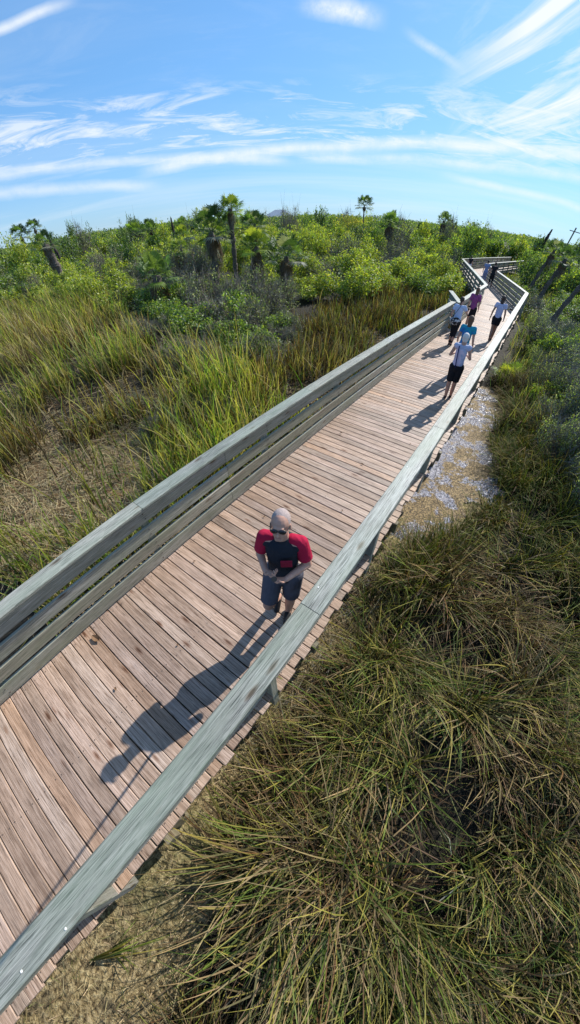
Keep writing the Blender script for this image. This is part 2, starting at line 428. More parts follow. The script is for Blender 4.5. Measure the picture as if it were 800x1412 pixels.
def blobpoly(P, name, z, mat, st=.05, amp=.55):
    xs = np.arange(min(p[0] for p in P)-.3, max(p[0] for p in P)+.3, st); ys = np.arange(min(p[1] for p in P)-.3, max(p[1] for p in P)+.3, st)
    X, Y = np.meshgrid(xs, ys); ins = inpoly(X+amp*(fnoise(X, Y, 1.6)-.5)*2, Y+amp*(fnoise(X+9, Y, 1.6)-.5)*2, P)
    idx = np.arange(X.size).reshape(X.shape)
    k = ins[:-1, :-1] & ins[:-1, 1:] & ins[1:, 1:] & ins[1:, :-1]
    F = np.stack([idx[:-1, :-1], idx[:-1, 1:], idx[1:, 1:], idx[1:, :-1]], -1)[k]
    V = np.stack([X, Y, np.full(X.shape, z)], -1).reshape(-1, 3)
    u, inv = np.unique(F, return_inverse=True)
    return link(name, np_mesh(name, V[u], [inv.reshape(-1, 4)], mat, smooth=True))
o = blobpoly(WATER, 'shallow_water', GZ-.006, M_w); o['kind'] = 'structure'

# ------------------------------------------------------------------ grass
PAL = {
 'green': (.085, .15, .03), 'bright': (.20, .29, .05), 'yellow': (.38, .36, .09), 'olive': (.15, .155, .055),
 'tan': (.36, .28, .155), 'straw': (.48, .39, .23), 'brown': (.12, .08, .045), 'grey': (.24, .235, .19), 'rust': (.22, .13, .06), 'blue': (.085, .13, .07)}
def pick(names, weights, n):
    w = np.array(weights, float); w /= w.sum()
    i = rng.choice(len(names), n, p=w); c = np.array([PAL[k] for k in names])[i]
    return c*rng.uniform(.7, 1.25, (n, 1))*rng.uniform(.93, 1.07, (n, 3))
def blades(B, h, az, lean, curl, w, c, seg=4, tipc=None, floor=True, brk=.12):
    n = len(B); t = np.linspace(0, 1, seg+1)
    dirv = np.stack([np.cos(az), np.sin(az)], 1)
    tw = az+np.pi/2+rng.uniform(-.7, .7, n); side = np.stack([np.cos(tw), np.sin(tw), rng.uniform(-.25, .25, n)], 1)
    P = np.zeros((n, seg+1, 3)); P[:, 0] = B
    kb = np.where(rng.random(n) < brk, rng.integers(1, seg, n), 99); ka = rng.uniform(.7, 1.9, n)
    for k in range(seg):
        ang = lean+curl*((k+.5)/seg)**1.3+np.where(k >= kb, ka, 0)
        st = h/seg
        P[:, k+1, :2] = P[:, k, :2]+dirv*(np.sin(ang)*st)[:, None]
        P[:, k+1, 2] = P[:, k, 2]+np.cos(ang)*st
    if floor: P[:, 1:, 2] = np.maximum(P[:, 1:, 2], GZ+.03+rng.uniform(0, .06, (n, seg)))
    wid = (w[:, None]*np.maximum(.06, (1-t[None]**2.2))*(.75+.25*np.minimum(1, t*4)))[:, :, None]*side[:, None, :]*.5
    V = np.stack([P-wid, P+wid], 2)                   # n, seg+1, 2, 3
    cc = np.broadcast_to(c[:, None, None, :], V.shape).copy()
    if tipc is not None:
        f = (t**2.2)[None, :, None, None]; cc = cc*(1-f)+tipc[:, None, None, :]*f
    base = (np.arange(n)*(seg+1)*2)[:, None]; k = np.arange(seg)[None]*2
    F = np.stack([base+k, base+k+1, base+k+3, base+k+2], -1).reshape(-1, 4)
    return V.reshape(-1, 3), F, cc.reshape(-1, 3)
class Acc:
    def __init__(s): s.V = []; s.F = []; s.C = []; s.n = 0
    def add(s, V, F, C): s.V.append(V); s.F.append(F+s.n); s.C.append(C); s.n += len(V)
    def build(s, name, mat, parent=None, smooth=False):
        me = np_mesh(name, np.concatenate(s.V), [np.concatenate(s.F)], mat, {'col': rgba(np.concatenate(s.C))}, smooth)
        return link(name, me, parent)
def zof(x, y): return ground_z(x, y)-.01

def leftof(x, y):      # True when on the marsh left of the walk
    xl = np.interp(y, [-50, 15, 15.1, 17.9, 18, 22.9, 38, 60, 100], [-.85, -.85, -.2, -.95, -.15, -.1, -5.1, -2.6, -2.6])
    return x < xl
def rightof(x, y):
    xr = np.interp(y, [-50, 22.3, 27.8, 37.2, 56, 100], [2.45, 2.5, .85, -2.1, .0, .0]); return x > xr

def scatter(n, x0, x1, y0, y1):
    return rng.uniform(x0, x1, n), rng.uniform(y0, y1, n)

# ---- left marsh, near: dense reeds and sawgrass
A = Acc()
def polar(n, az0, az1, d0, d1, p=1.0):
    az = rng.uniform(R(az0), R(az1), n); u = rng.random(n); d = (d0**p+(d1**p-d0**p)*u)**(1/p)
    return 2.85+np.sin(az)*d, np.cos(az)*d, d
x, y, d = polar(120000, -100, -8, 3.3, 42, 1.35)
den = fnoise(x, y, .55, 3); k = leftof(x, y)
bare = inpoly(x+2.2*(fnoise(x, y, 1.1)-.5), y+2.2*(fnoise(x+7, y, 1.1)-.5), LBARE)
azd = np.degrees(np.arctan2(x-2.85, y))
lim = np.interp(azd, [-100, -75, -64, -58, -52, -45, -38, -33, -28, -22, -8], [42, 38, 25, 13.5, 10.5, 9.5, 11.5, 17, 22, 25, 29])
k &= (d < lim+rng.uniform(-2, 2, len(x))) & (rng.random(len(x)) < np.clip((den-.34)*4.5, .06, 1)) & (~bare | (rng.random(len(x)) < .14))
x, y, d, azd, den = x[k], y[k], d[k], azd[k], den[k]
n = len(x)
sedge = np.clip((azd+48)/8, 0, 1)*np.clip((d-8)/4, 0, 1)*.85            # brown sedge zone before the far thicket
kind = fnoise(x+31, y-12, .28, 3)
c = pick(['bright', 'green', 'yellow', 'tan', 'olive', 'straw', 'brown'], [.26, .10, .28, .14, .10, .07, .05], n)
cdry = pick(['tan', 'brown', 'rust', 'yellow', 'straw', 'olive'], [.30, .26, .16, .10, .08, .10], n)
csed = pick(['brown', 'rust', 'olive', 'tan', 'grey', 'green'], [.32, .14, .26, .10, .08, .10], n)*.8
dry = (rng.random(n) < np.clip((.6*kind+.4*fnoise(x-9, y+4, 1.0, 2)-.42)*7, 0, .95)+np.clip((4.2-d)*.1, 0, .2))
c = np.where(dry[:, None], cdry, c); c = np.where((rng.random(n) < sedge)[:, None], csed, c)
h = rng.uniform(.7, 1.5, n)*(.65+.7*fnoise(x-5, y+8, .45, 2)); h *= (1-.38*sedge)*np.where(d < 8, .85, 1.0)*rng.uniform(.6, 1.25, n)*(.7+.6*fnoise(x, y, 1.7, 2))
flow = 2*np.pi*fnoise(x, y, .12, 2)*1.5
azb = flow+rng.normal(0, 1.5, n)
wd = rng.uniform(.012, .028, n)*(1+d*.045)
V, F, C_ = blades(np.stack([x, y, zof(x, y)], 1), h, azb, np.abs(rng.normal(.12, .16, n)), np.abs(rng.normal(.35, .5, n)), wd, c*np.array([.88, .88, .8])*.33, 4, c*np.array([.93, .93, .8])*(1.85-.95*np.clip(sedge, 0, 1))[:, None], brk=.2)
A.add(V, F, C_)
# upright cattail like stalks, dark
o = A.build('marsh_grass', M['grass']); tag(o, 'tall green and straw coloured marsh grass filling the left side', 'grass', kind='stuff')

# ---- flattened dead reeds and litter on the bare patches (left bare, near mat, strip)
A = Acc()
def litter(n, poly, az_mu, az_sd, L0, L1, names, wts, w0=.006, w1=.014, lift=.05):
    xs_ = [p[0] for p in poly]; ys_ = [p[1] for p in poly]
    x, y = scatter(n, min(xs_), max(xs_), min(ys_), max(ys_)); k = inpoly(x, y, poly); x, y = x[k], y[k]; m = len(x)
    c = pick(names, wts, m)
    B = np.stack([x, y, zof(x, y)+.02+rng.uniform(0, lift, m)], 1)
    V, F, C_ = blades(B, rng.uniform(L0, L1, m), rng.normal(az_mu, az_sd, m), rng.uniform(1.35, 1.62, m), rng.uniform(-.15, .25, m), rng.uniform(w0, w1, m), c, 3)
    A.add(V, F, C_)
LB2 = [(-7.2, 1.0), (-4.6, 4.2), (-2.6, 3.8), (-1.0, 2.2), (-1.1, -.4), (-3.3, -1.1), (-6.2, -.6)]
litter(5000, LBARE, .35, .5, .25, .9, ['tan', 'straw', 'brown', 'rust'], [.5, .25, .15, .1], .010, .022, .08)
litter(9000, LB2, .35, .6, .25, .9, ['tan', 'straw', 'brown', 'rust'], [.5, .25, .15, .1], .010, .022, .08)
litter(1400, LBARE, 2.2, .25, .25, .6, ['brown'], [1], .012, .02, .10)
big = [(-14, -1), (-1, -1), (-1, 14), (-14, 14)]
litter(14000, big, .35, .9, .2, .7, ['tan', 'straw', 'brown', 'rust'], [.45, .2, .2, .15], .008, .018, .12)
litter(2600, MAT_POLY, 1.1, 1.0, .06, .22, ['tan', 'straw', 'olive', 'brown'], [.4, .25, .2, .15], .004, .008, .015)
litter(2200, STRIP, 1.2, .7, .15, .5, ['tan', 'brown', 'grey', 'olive'], [.3, .35, .2, .15], .005, .010, .03)
RB = [(2.6, -4), (9, -4), (9, 16), (3, 16)]
litter(3000, RB, .6, 1.6, .15, .45, ['tan', 'brown', 'grey', 'rust', 'olive', 'straw'], [.08, .62, .03, .17, .1, .0], .008, .015, .35)
litter(900, WATER, 1.2, 1.5, .05, .2, ['brown', 'tan'], [.6, .4], .005, .010, .01)
o = A.build('dead_reed_litter', M['dead']); tag(o, 'flattened dead reeds and straw litter on the marsh floor', 'litter', kind='stuff')

# ---- right marsh: arching sawgrass tussocks
A = Acc()
def tussock(cx, cy, n, r, L, names, wts, az0=None, azs=np.pi, lean=(.25, .9), curl=(.6, 1.5), w=(.008, .016), zb=0, tip=1.6):
    a = rng.uniform(0, 2*np.pi, n); rr = r*np.sqrt(rng.random(n)); x = cx+rr*np.cos(a); y = cy+rr*np.sin(a)
    az = (a+rng.normal(0, .5, n)) if az0 is None else rng.normal(az0, azs, n)
    c = pick(names, wts, n)
    B = np.stack([x, y, zof(x, y)+zb], 1)
    V, F, C_ = blades(B, L*rng.uniform(.55, 1.1, n), az, rng.uniform(*lean, n), rng.uniform(*curl, n), rng.uniform(*w, n), c*np.array([.86, .78, .62])*.27, 6, c*np.array([.86, .78, .62])*tip*.78, brk=.34)  # blade feet darkened, tips lightened: shade inside the tussock put into colour
    A.add(V, F, C_)
GN = ['green', 'bright', 'olive', 'yellow', 'tan', 'rust', 'brown', 'straw']
for i in range(150):
    x, y = 2.9+random.random()**1.1*5.6, random.uniform(-4, 12)
    if inpoly(np.array([x]), np.array([y]), MAT_POLY)[0] or inpoly(np.array([x-.15]), np.array([y]), WATER)[0]: continue
    tussock(x, y, 60, .2, random.uniform(.3, .6), ['brown', 'rust', 'olive', 'green'], [.5, .15, .2, .15], None, 0, (.2, 1.2), (.4, 1.8), (.008, .016), 0, 1.2)
n = 92000
x = 2.75+rng.random(n)**1.1*6.3; y = rng.uniform(-4.4, 13, n)
clump = .42*fnoise(x+2, y+31, .95, 2)+.58*fnoise(x+4, y, 2.3, 2); big_ = fnoise(x+3, y+21, .5, 2)
k = ~inpoly(x+.5*(fnoise(x, y, 1.4)-.5), y, MAT_POLY) & ~inpoly(x-.05, y, STRIP) & ~inpoly(x-.15, y, WATER) & (rng.random(n) < np.clip((clump-.45)*9, .02, 1))
x, y, clump, big_ = x[k], y[k], clump[k], big_[k]; n = len(x)
tone = fnoise(x+60, y-7, .9, 3)
cg = pick(['bright', 'olive', 'yellow', 'green', 'tan'], [.2, .25, .3, .1, .15], n); cdd = pick(['tan', 'brown', 'rust', 'straw', 'olive', 'yellow'], [.28, .26, .18, .06, .12, .10], n)
c = np.where((rng.random(n) < np.clip((tone-.40)*5, .08, .85))[:, None], cg, cdd)*np.array([.82, .76, .62])
fl = 2*np.pi*fnoise(x, y, .35, 2)*1.8+rng.normal(0, 1.0, n)
hgt = (.25+3.0*np.clip(clump-.42, 0, .32))*rng.uniform(.6, 1.35, n)
V, F, C_ = blades(np.stack([x, y, zof(x, y)], 1), hgt, fl, np.abs(rng.normal(.35, .35, n)), rng.uniform(.2, 1.9, n), rng.uniform(.007, .018, n), c*.24, 6, c*1.4, brk=.45)  # dark feet and light tips paint the shade low in the tangle
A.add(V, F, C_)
kk = 0
tries = 0
while kk < 230 and tries < 6000:
    tries += 1
    x = 2.55+random.random()**1.15*6.0; y = random.uniform(-4.2, 13)
    px, py = np.array([x]), np.array([y])
    if inpoly(px, py, MAT_POLY)[0] or inpoly(px, py, STRIP)[0] or inpoly(px-.1, py, WATER)[0]: continue
    if x < 2.8: continue
    dn = fnoise(px, py, .8, 2)[0]
    if .42*fnoise(px+2, py+31, .95, 2)[0]+.58*fnoise(px+4, py, 2.3, 2)[0] < .44: continue
    g = fnoise(px+50, py, .5, 2)[0]; hs = .45+1.5*max(0, float(fnoise(px+3, py+21, 1.1, 2)[0])-.25)
    wts = [.12, .16+max(0, g-.5), .22, .24, .12, .05, .06, .04] if random.random() < .25+1.4*(g-.35) else [.02, .03, .12, .16, .26, .16, .16, .12]
    flow = 2*math.pi*float(fnoise(px, py, .22, 2)[0])*1.6
    if random.random() < .6:
        tussock(x, y, int(random.uniform(60, 120)), .20, hs*random.uniform(.7, 1.05), GN, wts, flow, 1.3, (.1, .9), (.3, 1.9), (.010, .026))
    else:
        tussock(x, y, int(random.uniform(50, 100)), .16, hs*random.uniform(.7, 1.15), GN, wts, w=(.010, .026), curl=(.3, 1.9))
    kk += 1
# the combed green tussock in the foreground
for (cx, cy, n, a0) in ((3.25, -.50, 120, -1.65), (3.45, -1.0, 100, -1.55), (3.7, -.5, 70, -1.3), (3.9, -1.4, 80, -1.45)):
    tussock(cx, cy, n, .28, 1.2, ['bright', 'green', 'yellow', 'olive', 'tan', 'brown', 'straw'], [.16, .08, .26, .12, .20, .10, .08], a0, .75, (.25, .9), (.7, 1.6), (.010, .022), .12, 1.9)
# greener tufts beside the deck and around the pool
for (cx, cy, n, L) in ((3.45, 5.0, 90, .7), (3.65, 5.6, 100, .8), (3.7, 6.6, 90, .9), (3.5, 7.4, 100, .9), (3.3, 8.1, 90, .8), (3.25, 8.9, 80, .8), (3.4, 9.5, 90, .9), (3.1, 10.9, 70, .7), (2.95, 4.2, 60, .6), (3.2, 4.4, 80, .7), (2.62, 3.0, 120, .8), (2.75, 3.55, 130, .8), (2.55, 2.4, 70, .6), (3.15, 3.7, 90, .8), (4.05, 6.6, 120, 1.0), (4.3, 5.4, 120, 1.0), (3.95, 8.2, 130, 1.1), (4.6, 7.3, 150, 1.3), (4.9, 8.4, 150, 1.4),
                       (3.55, 10.2, 110, .9), (5.0, 6.2, 130, 1.2), (3.4, 12.4, 120, 1.0), (2.9, 13.5, 110, .9), (3.0, 15.2, 110, 1.0), (4.5, 4.6, 100, .9)):
    tussock(cx, cy, n, .16, L, ['bright', 'green', 'yellow', 'olive'], [.4, .25, .25, .1], None, 0, (.05, .5), (.4, 1.2), (.008, .014), 0, 1.4)
for i in range(34):
    yy = random.uniform(.2, 4.3); tussock(2.78+random.uniform(-.12, .35)+.03*yy, yy, int(random.uniform(14, 44)), .09, random.uniform(.5, 1.05), ['bright', 'olive', 'yellow', 'tan', 'brown', 'rust'], [.25, .2, .2, .15, .1, .1], None, 0, (.0, .45), (.1, .9), (.008, .015), 0, 1.6)
for i in range(40):
    yy = random.uniform(-.5, 4.2); tussock(2.42+random.uniform(-.1, .35), yy, int(random.uniform(5, 14)), .05, random.uniform(.25, .6), ['olive', 'yellow', 'tan', 'brown', 'rust'], [.2, .2, .2, .25, .15], None, 0, (.1, .9), (.1, 1.2), (.006, .012), 0, 1.4)
# straggling dry tufts right against the plank ends
for (cx, cy) in ((2.5, -.45), (2.55, .15), (2.62, .6), (2.5, -.1)):
    tussock(cx, cy, 34, .10, .5, ['tan', 'olive', 'straw', 'brown', 'bright'], [.35, .2, .2, .15, .1], None, 0, (.2, .9), (.3, 1.0))
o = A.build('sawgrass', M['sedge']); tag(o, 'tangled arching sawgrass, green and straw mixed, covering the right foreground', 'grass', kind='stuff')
# right marsh further out
A = Acc()
x, y, d = polar(26000, -6, 26, 9, 60, 1.4)
k = rightof(x, y) & ~inpoly(x, y, WATER) & (rng.random(len(x)) < np.clip((fnoise(x, y, .4, 2)-.3)*4, .1, 1)); x, y, d = x[k], y[k], d[k]; n = len(x)
c = pick(['green', 'olive', 'yellow', 'tan', 'grey', 'bright'], [.22, .22, .14, .16, .12, .14], n)
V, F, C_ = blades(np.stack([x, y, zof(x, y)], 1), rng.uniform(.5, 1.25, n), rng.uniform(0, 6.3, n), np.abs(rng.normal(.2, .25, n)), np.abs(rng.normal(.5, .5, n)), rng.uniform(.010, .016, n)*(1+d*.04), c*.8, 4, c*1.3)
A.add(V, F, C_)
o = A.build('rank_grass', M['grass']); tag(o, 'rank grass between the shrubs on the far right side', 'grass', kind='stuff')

# the single bright sprig lying on the algae mat
A = Acc()
tussock(2.33, -2.44, 9, .02, .82, ['bright', 'yellow'], [.65, .35], R(64), .12, (1.15, 1.38), (.0, .2), (.012, .020), .06, 3.2)
tussock(2.42, -2.25, 9, .02, .42, ['bright', 'green'], [.7, .3], R(45), .3, (1.0, 1.35), (-.1, .2), (.010, .018), .05, 3.0)
o = A.build('green_sprig', M['grass']); tag(o, 'single bright green sprig lying on the tan algae mat at the lower left', 'plant')

# ------------------------------------------------------------------ shrubs
def leaf_quads(P, Nn, size, c, asp=.5):
    n = len(P); a = rng.normal(size=(n, 3)); t = np.cross(Nn, a); t /= np.linalg.norm(t, axis=1)[:, None]+1e-9; b = np.cross(Nn, t)
    s = size[:, None]
    V = np.stack([P-t*s*.5, P-b*s*asp*.5+Nn*s*.06, P+t*s*.5, P+b*s*asp*.5+Nn*s*.06], 1)
    F = (np.arange(n)*4)[:, None]+np.arange(4)[None]
    return V.reshape(-1, 3), F, np.repeat(c, 4, 0)
def strips(P0, P1, w0, w1, c):
    """thin three-sided twigs"""
    n = len(P0); d = P1-P0; d /= np.linalg.norm(d, axis=1)[:, None]+1e-9
    a = np.cross(d, rng.normal(size=(n, 3))); a /= np.linalg.norm(a, axis=1)[:, None]+1e-9; b = np.cross(d, a)
    V = []
    for th in (0, 2.094, 4.189):
        o_ = a*math.cos(th)+b*math.sin(th); V += [P0+o_*w0[:, None], P1+o_*w1[:, None]]
    V = np.stack(V, 1); base = (np.arange(n)*6)[:, None]
    F = np.concatenate([base+np.array([[0, 2, 3, 1]]), base+np.array([[2, 4, 5, 3]]), base+np.array([[4, 0, 1, 5]])], 0)
    return V.reshape(-1, 3), F, np.repeat(c, 6, 0)
def bush_meshes(name, nleaf, size, names, wts, lobes=7, up=.85, hgt=1.0, twig=0, asp=.5, twigc=(.2, .18, .16)):
    """unit bush: radius about 1, height about hgt, base at z = 0"""
    LC = []
    for i in range(lobes):
        a = rng.uniform(0, 2*np.pi); r = .62*np.sqrt(rng.random()); z = hgt*rng.uniform(.30, .80)*(1-.35*r)
        LC.append((r*np.cos(a), r*np.sin(a), z, rng.uniform(.26, .46)))
    LC = np.array(LC); i = rng.integers(0, lobes, nleaf)
    v = rng.normal(size=(nleaf, 3)); v /= np.linalg.norm(v, axis=1)[:, None]
    rad = LC[i, 3]*(1-.55*rng.random(nleaf)**2.0)*rng.uniform(.85, 1.12, nleaf)
    P = LC[i, :3]+v*rad[:, None]*np.array([1, 1, .8*hgt])
    # clumping: pull leaves towards sprig centres
    ns = max(30, nleaf//16); sp = rng.integers(0, nleaf, ns); ctr = P[sp]; j = rng.integers(0, ns, nleaf)
    dd = P[sp][j]; P = np.where((rng.random(nleaf) < .75)[:, None], dd+rng.normal(0, .055, (nleaf, 3)), P)
    P[:, 2] = np.maximum(P[:, 2], .02)
    Nn = v*.5+rng.normal(0, .55, (nleaf, 3))+np.array([0, 0, up]); Nn /= np.linalg.norm(Nn, axis=1)[:, None]
    c = pick(names, wts, nleaf); cl = rng.uniform(.75, 1.2, ns)[j]; c = c*cl[:, None]
    V, F, C_ = leaf_quads(P, Nn, rng.uniform(.7, 1.3, nleaf)*size, c, asp)
    me = np_mesh(name+'_leaves', V, [F], M['leaf'], {'col': rgba(C_)})
    nt_ = 26+twig
    b0 = np.zeros((nt_, 3)); b0[:, :2] = rng.normal(0, .12, (nt_, 2))
    q = P[rng.integers(0, nleaf, nt_)]
    mid = b0*.4+q*.6; mid[:, 2] = q[:, 2]*.5+.02; mid += rng.normal(0, .04, (nt_, 3))
    V1, F1, C1 = strips(b0, mid, np.full(nt_, .018), np.full(nt_, .011), np.tile(np.array(twigc), (nt_, 1)))
    V2, F2, C2 = strips(mid, q, np.full(nt_, .011), np.full(nt_, .004), np.tile(np.array(twigc), (nt_, 1)))
    VV, FF, CC = [V1, V2], [F1, F2+len(V1)], [C1, C2]
    if twig:
        m = twig*9; s0 = q[rng.integers(0, nt_, m)]; s1 = s0+rng.normal(0, .12, (m, 3))+np.array([0, 0, .06])
        cg = np.array(twigc)*rng.uniform(.7, 1.7, (m, 1))
        V3, F3, C3 = strips(s0, s1, np.full(m, .005), np.full(m, .002), cg); VV.append(V3); FF.append(F3+len(V1)+len(V2)); CC.append(C3)
    mt = np_mesh(name+'_stems', np.concatenate(VV), [np.concatenate(FF)], M['dead'], {'col': rgba(np.concatenate(CC))})
    return me, mt
PAL.update({'lime': (.36, .40, .055), 'mang': (.20, .28, .05), 'dkgreen': (.05, .09, .03), 'greyleaf': (.25, .27, .19), 'pale': (.36, .40, .25), 'gold': (.62, .50, .06), 'mid': (.12, .19, .05)})
KINDS = {
 'lime': [bush_meshes('lime', 3200, .085, ['lime', 'mang', 'yellow', 'mid'], [.45, .3, .15, .1]) for _ in range(4)],
 'green': [bush_meshes('green', 3000, .085, ['mang', 'mid', 'dkgreen', 'lime'], [.4, .3, .15, .15]) for _ in range(4)],
 'dark': [bush_meshes('dark', 2800, .08, ['dkgreen', 'mid', 'mang', 'greyleaf'], [.4, .3, .15, .15]) for _ in range(3)],
 'grey': [bush_meshes('grey', 1900, .055, ['greyleaf', 'mid', 'olive', 'pale'], [.3, .25, .3, .15], twig=130, twigc=(.20, .175, .14)) for _ in range(4)],
 'near': [bush_meshes('near', 5200, .042, ['greyleaf', 'mid', 'mang', 'pale', 'olive'], [.26, .14, .26, .18, .16], lobes=9, twig=120) for _ in range(3)],
}
LBL = {
 'lime': ('yellow-green leafy mangrove bush in the sunlit thicket beyond the marsh grass', 'yellow-green bushes in the thicket'),
 'green': ('mid-green rounded bush in the thicket behind the marsh grass', 'mid-green bushes in the thicket'),
 'dark': ('dark green bush in the thicket near the skyline', 'dark green bushes in the thicket'),
 'grey': ('grey twiggy half-bare shrub among the palms at the edge of the marsh grass', 'grey half-bare shrubs at the marsh edge'),
 'near': ('small-leaved grey-green shrub in the shade right of the boardwalk', 'grey-green shrubs right of the boardwalk'),
 'edge': ('leafy green bush growing beside the far right railing', 'green bushes beside the far right railing')}
PENDING = []
def put_bush(kind, x, y, r, h, label=None, group=None, cat='bush'):
    PENDING.append((kind, x, y, r, h, label, group, cat))
def make_bush(kind, x, y, r, h, label=None, group=None, cat='bush'):
    lv, tw = random.choice(KINDS[kind])
    o = empty('bush', (x, y, GZ-.05), random.uniform(0, 6.28)); s = h
    o.scale = (r, r*random.uniform(.85, 1.15), h)
    l, g = LBL[kind]; tag(o, label or l, cat, None if label else g)
    if group: o['group'] = group
    link('foliage', lv, o); link('branches', tw, o)
    return o
CAMX = 2.85
def at(azd, d): return CAMX+math.sin(R(azd))*d, math.cos(R(azd))*d
placed = []
def startd(a): return float(np.interp(a, [-100, -75, -64, -58, -52, -45, -38, -30, -22, -12, -8], [39, 36, 26, 22, 20, 19, 20, 22, 25, 27, 32]))
n_b = 0
for ring in range(11):
    a = -92.0+random.random()*2
    while a < 24:
        d0 = startd(a) if a < -6.5 else 14.0
        d = d0+ring*3.6*(1+ring*.10)+random.uniform(-1.4, 1.4)
        if ring > 8 and d > 95: break
        x, y = at(a, d)
        sz = random.uniform(1.2, 1.9)*(1+.035*ring)
        ok = (leftof(np.array([x+sz*.8]), np.array([y]))[0] if a < -5 and y < 60 else (rightof(np.array([x-sz*.9]), np.array([y]))[0] or y > 62))
        if ok:
            top = 3.56-GZ+d*math.tan(R(random.uniform(-.8, 1.1 if a > -25 else 1.5)))        # skyline stays about level with the eye
            h = min(top, (1.8+.34*ring)*random.uniform(.8, 1.3))
            h = max(1.1, h)
            if -54 < a < -36 and d < 27: h = min(h, random.uniform(.9, 1.35))
            g = float(fnoise(np.array([x]), np.array([y]), .08, 2)[0])
            u = random.random()
            if ring < 2 and -58 < a < -35: kd = 'grey' if u < .55 else 'green'
            elif d > 60: kd = 'dark' if u < .45 else ('green' if u < .75 else 'lime')
            else: kd = 'lime' if u < .22+.8*max(0, g*2-.55) else ('green' if u < .72 else ('dark' if u < .86 else 'grey'))
            if a > -5:
                kd = random.choice(['dark', 'dark', 'grey', 'green'] if d < 45 else ['green', 'dark', 'grey', 'lime'])
                if d < 36: h = min(h, random.uniform(1.0, 1.5))
            put_bush(kd, x, y, sz*1.15, h)
            n_b += 1
        a += math.degrees(sz*1.25/d)*random.uniform(.85, 1.2)
    if n_b > 430: break
print('bushes', n_b)
# grey shrubs mid-left, pulled forward of the thicket
for (a, d, r, h) in ((-55, 16.5, 1.3, 1.6), (-52, 14.3, 1.4, 1.7), (-49.5, 15.5, 1.5, 1.9), (-47, 13.4, 1.2, 1.5), (-45, 15.6, 1.4, 2.1), (-42.5, 14.6, 1.2, 1.6), (-54, 19.5, 1.5, 2.0), (-50, 19, 1.6, 2.4),
                     (-40, 17, 1.4, 1.9), (-57.5, 18, 1.1, 1.5), (-43, 19.5, 1.5, 2.5), (-61, 24, 1.3, 1.7), (-37.5, 19.5, 1.3, 1.8), (-65, 33, 1.6, 2.2), (-46.5, 18.2, 1.4, 2.3)):
    put_bush('grey' if random.random() < .7 else 'green', *at(a, d), r, h)
for i in range(9):
    put_bush('grey', *at(random.uniform(-66, -47), random.uniform(6.8, 9.5)), random.uniform(.4, .65), random.uniform(.5, .8))
for i in range(44):
    a = random.uniform(-60, -36); d0 = float(np.interp(a, [-60, -52, -45, -36], [12.5, 9.8, 9.3, 12.5])); d = d0+random.random()**1.3*9
    put_bush('grey' if random.random() < .72 else ('green' if random.random() < .7 else 'lime'), *at(a, d), random.uniform(.7, 1.2), random.uniform(.7, 1.25))
# shrubs on the right
for (x, y, r, h) in ((5.0, 13.2, 1.1, 1.4), (5.6, 10.8, 1.2, 1.5), (5.2, 8.9, .9, 1.1), (4.6, 16.5, 1.2, 1.5), (6.4, 13.5, 1.3, 1.7), (3.75, 19.0, 1.0, 1.4), (5.8, 19.5, 1.3, 1.3), (4.2, 11.2, .75, .95), (5.9, 7.2, .9, 1.0),
                     (6.6, 5.4, 1.0, 1.0), (4.7, 8.2, .9, 1.3), (5.3, 7.0, .8, 1.2), (4.1, 12.0, .8, 1.2), (5.0, 10.3, 1.0, 1.5), (4.9, 12.0, 1.0, 1.3), (4.0, 17.4, .9, 1.2), (5.0, 14.8, 1.1, 1.5), (4.6, 9.9, .8, 1.0), (3.3, 21.5, .8, 1.2), (4.8, 21.0, 1.1, 1.2), (3.5, 16.0, .5, .8), (4.3, 9.6, .6, .8), (3.9, 15.0, .7, 1.0), (7.3, 8.2, 1.2, 1.4)):
    if random.random() < .6: put_bush('near', x, y, r, h*1.15)
    else: put_bush(random.choice(['green', 'lime']), x, y, r, h*1.15, 'leafy sunlit green shrub right of the boardwalk beyond the pool', 'leafy green shrubs right of the boardwalk')
for (kd_, x, y, r, h) in (('green', 4.6, 11.2, .8, 1.2), ('lime', 5.3, 13.6, .8, 1.2), ('green', 3.6, 14.3, .6, .9), ('lime', 4.4, 18.3, .9, 1.2), ('green', 5.4, 16.8, 1.1, 1.5), ('green', 3.5, 17.8, .6, .9)):
    put_bush(kd_, x, y, r, h, 'leafy sunlit green shrub right of the boardwalk beyond the pool', 'leafy green shrubs right of the boardwalk')
for (x, y, r, h) in ((4.2, 24.5, 1.2, 1.1), (4.6, 28.5, 1.5, 1.3), (1.6, 31.5, 1.3, 1.5), (.2, 36.5, 1.4, 1.4), (4.6, 35.5, 1.7, 1.5), (1.6, 41, 1.8, 1.7), (1.4, 47, 1.6, 1.9), (5.6, 32, 1.7, 1.6)):
    put_bush('green', x, y, r, h, LBL['edge'][0], LBL['edge'][1])
for i in range(64):
    a = random.uniform(-88, 12); d = random.uniform(48, 88); x, y = at(a, d)
    if not (leftof(np.array([x+2]), np.array([y]))[0] or rightof(np.array([x-2]), np.array([y]))[0]): continue
    h = 3.56-GZ+d*math.tan(R(random.uniform(.7, 2.1 if a < -30 else 1.6)))
    put_bush(random.choice(['dark', 'dark', 'green', 'lime', 'grey']), x, y, random.uniform(1.2, 3.0), h, 'tall uneven bush breaking the skyline of the thicket', 'tall bushes on the skyline')
put_bush('lime', -23.5, 50.5, 1.7, 4.6, 'tall bush topped with golden yellow flowers on the skyline left of the lone palm')

def bigness(b): 
    d = math.hypot(b[1]-2.85, b[2]); return b[3]*b[4]/d**2*(30 if b[5] else 1)
PENDING.sort(key=bigness, reverse=True)
for b in PENDING[:285]: make_bush(*b)
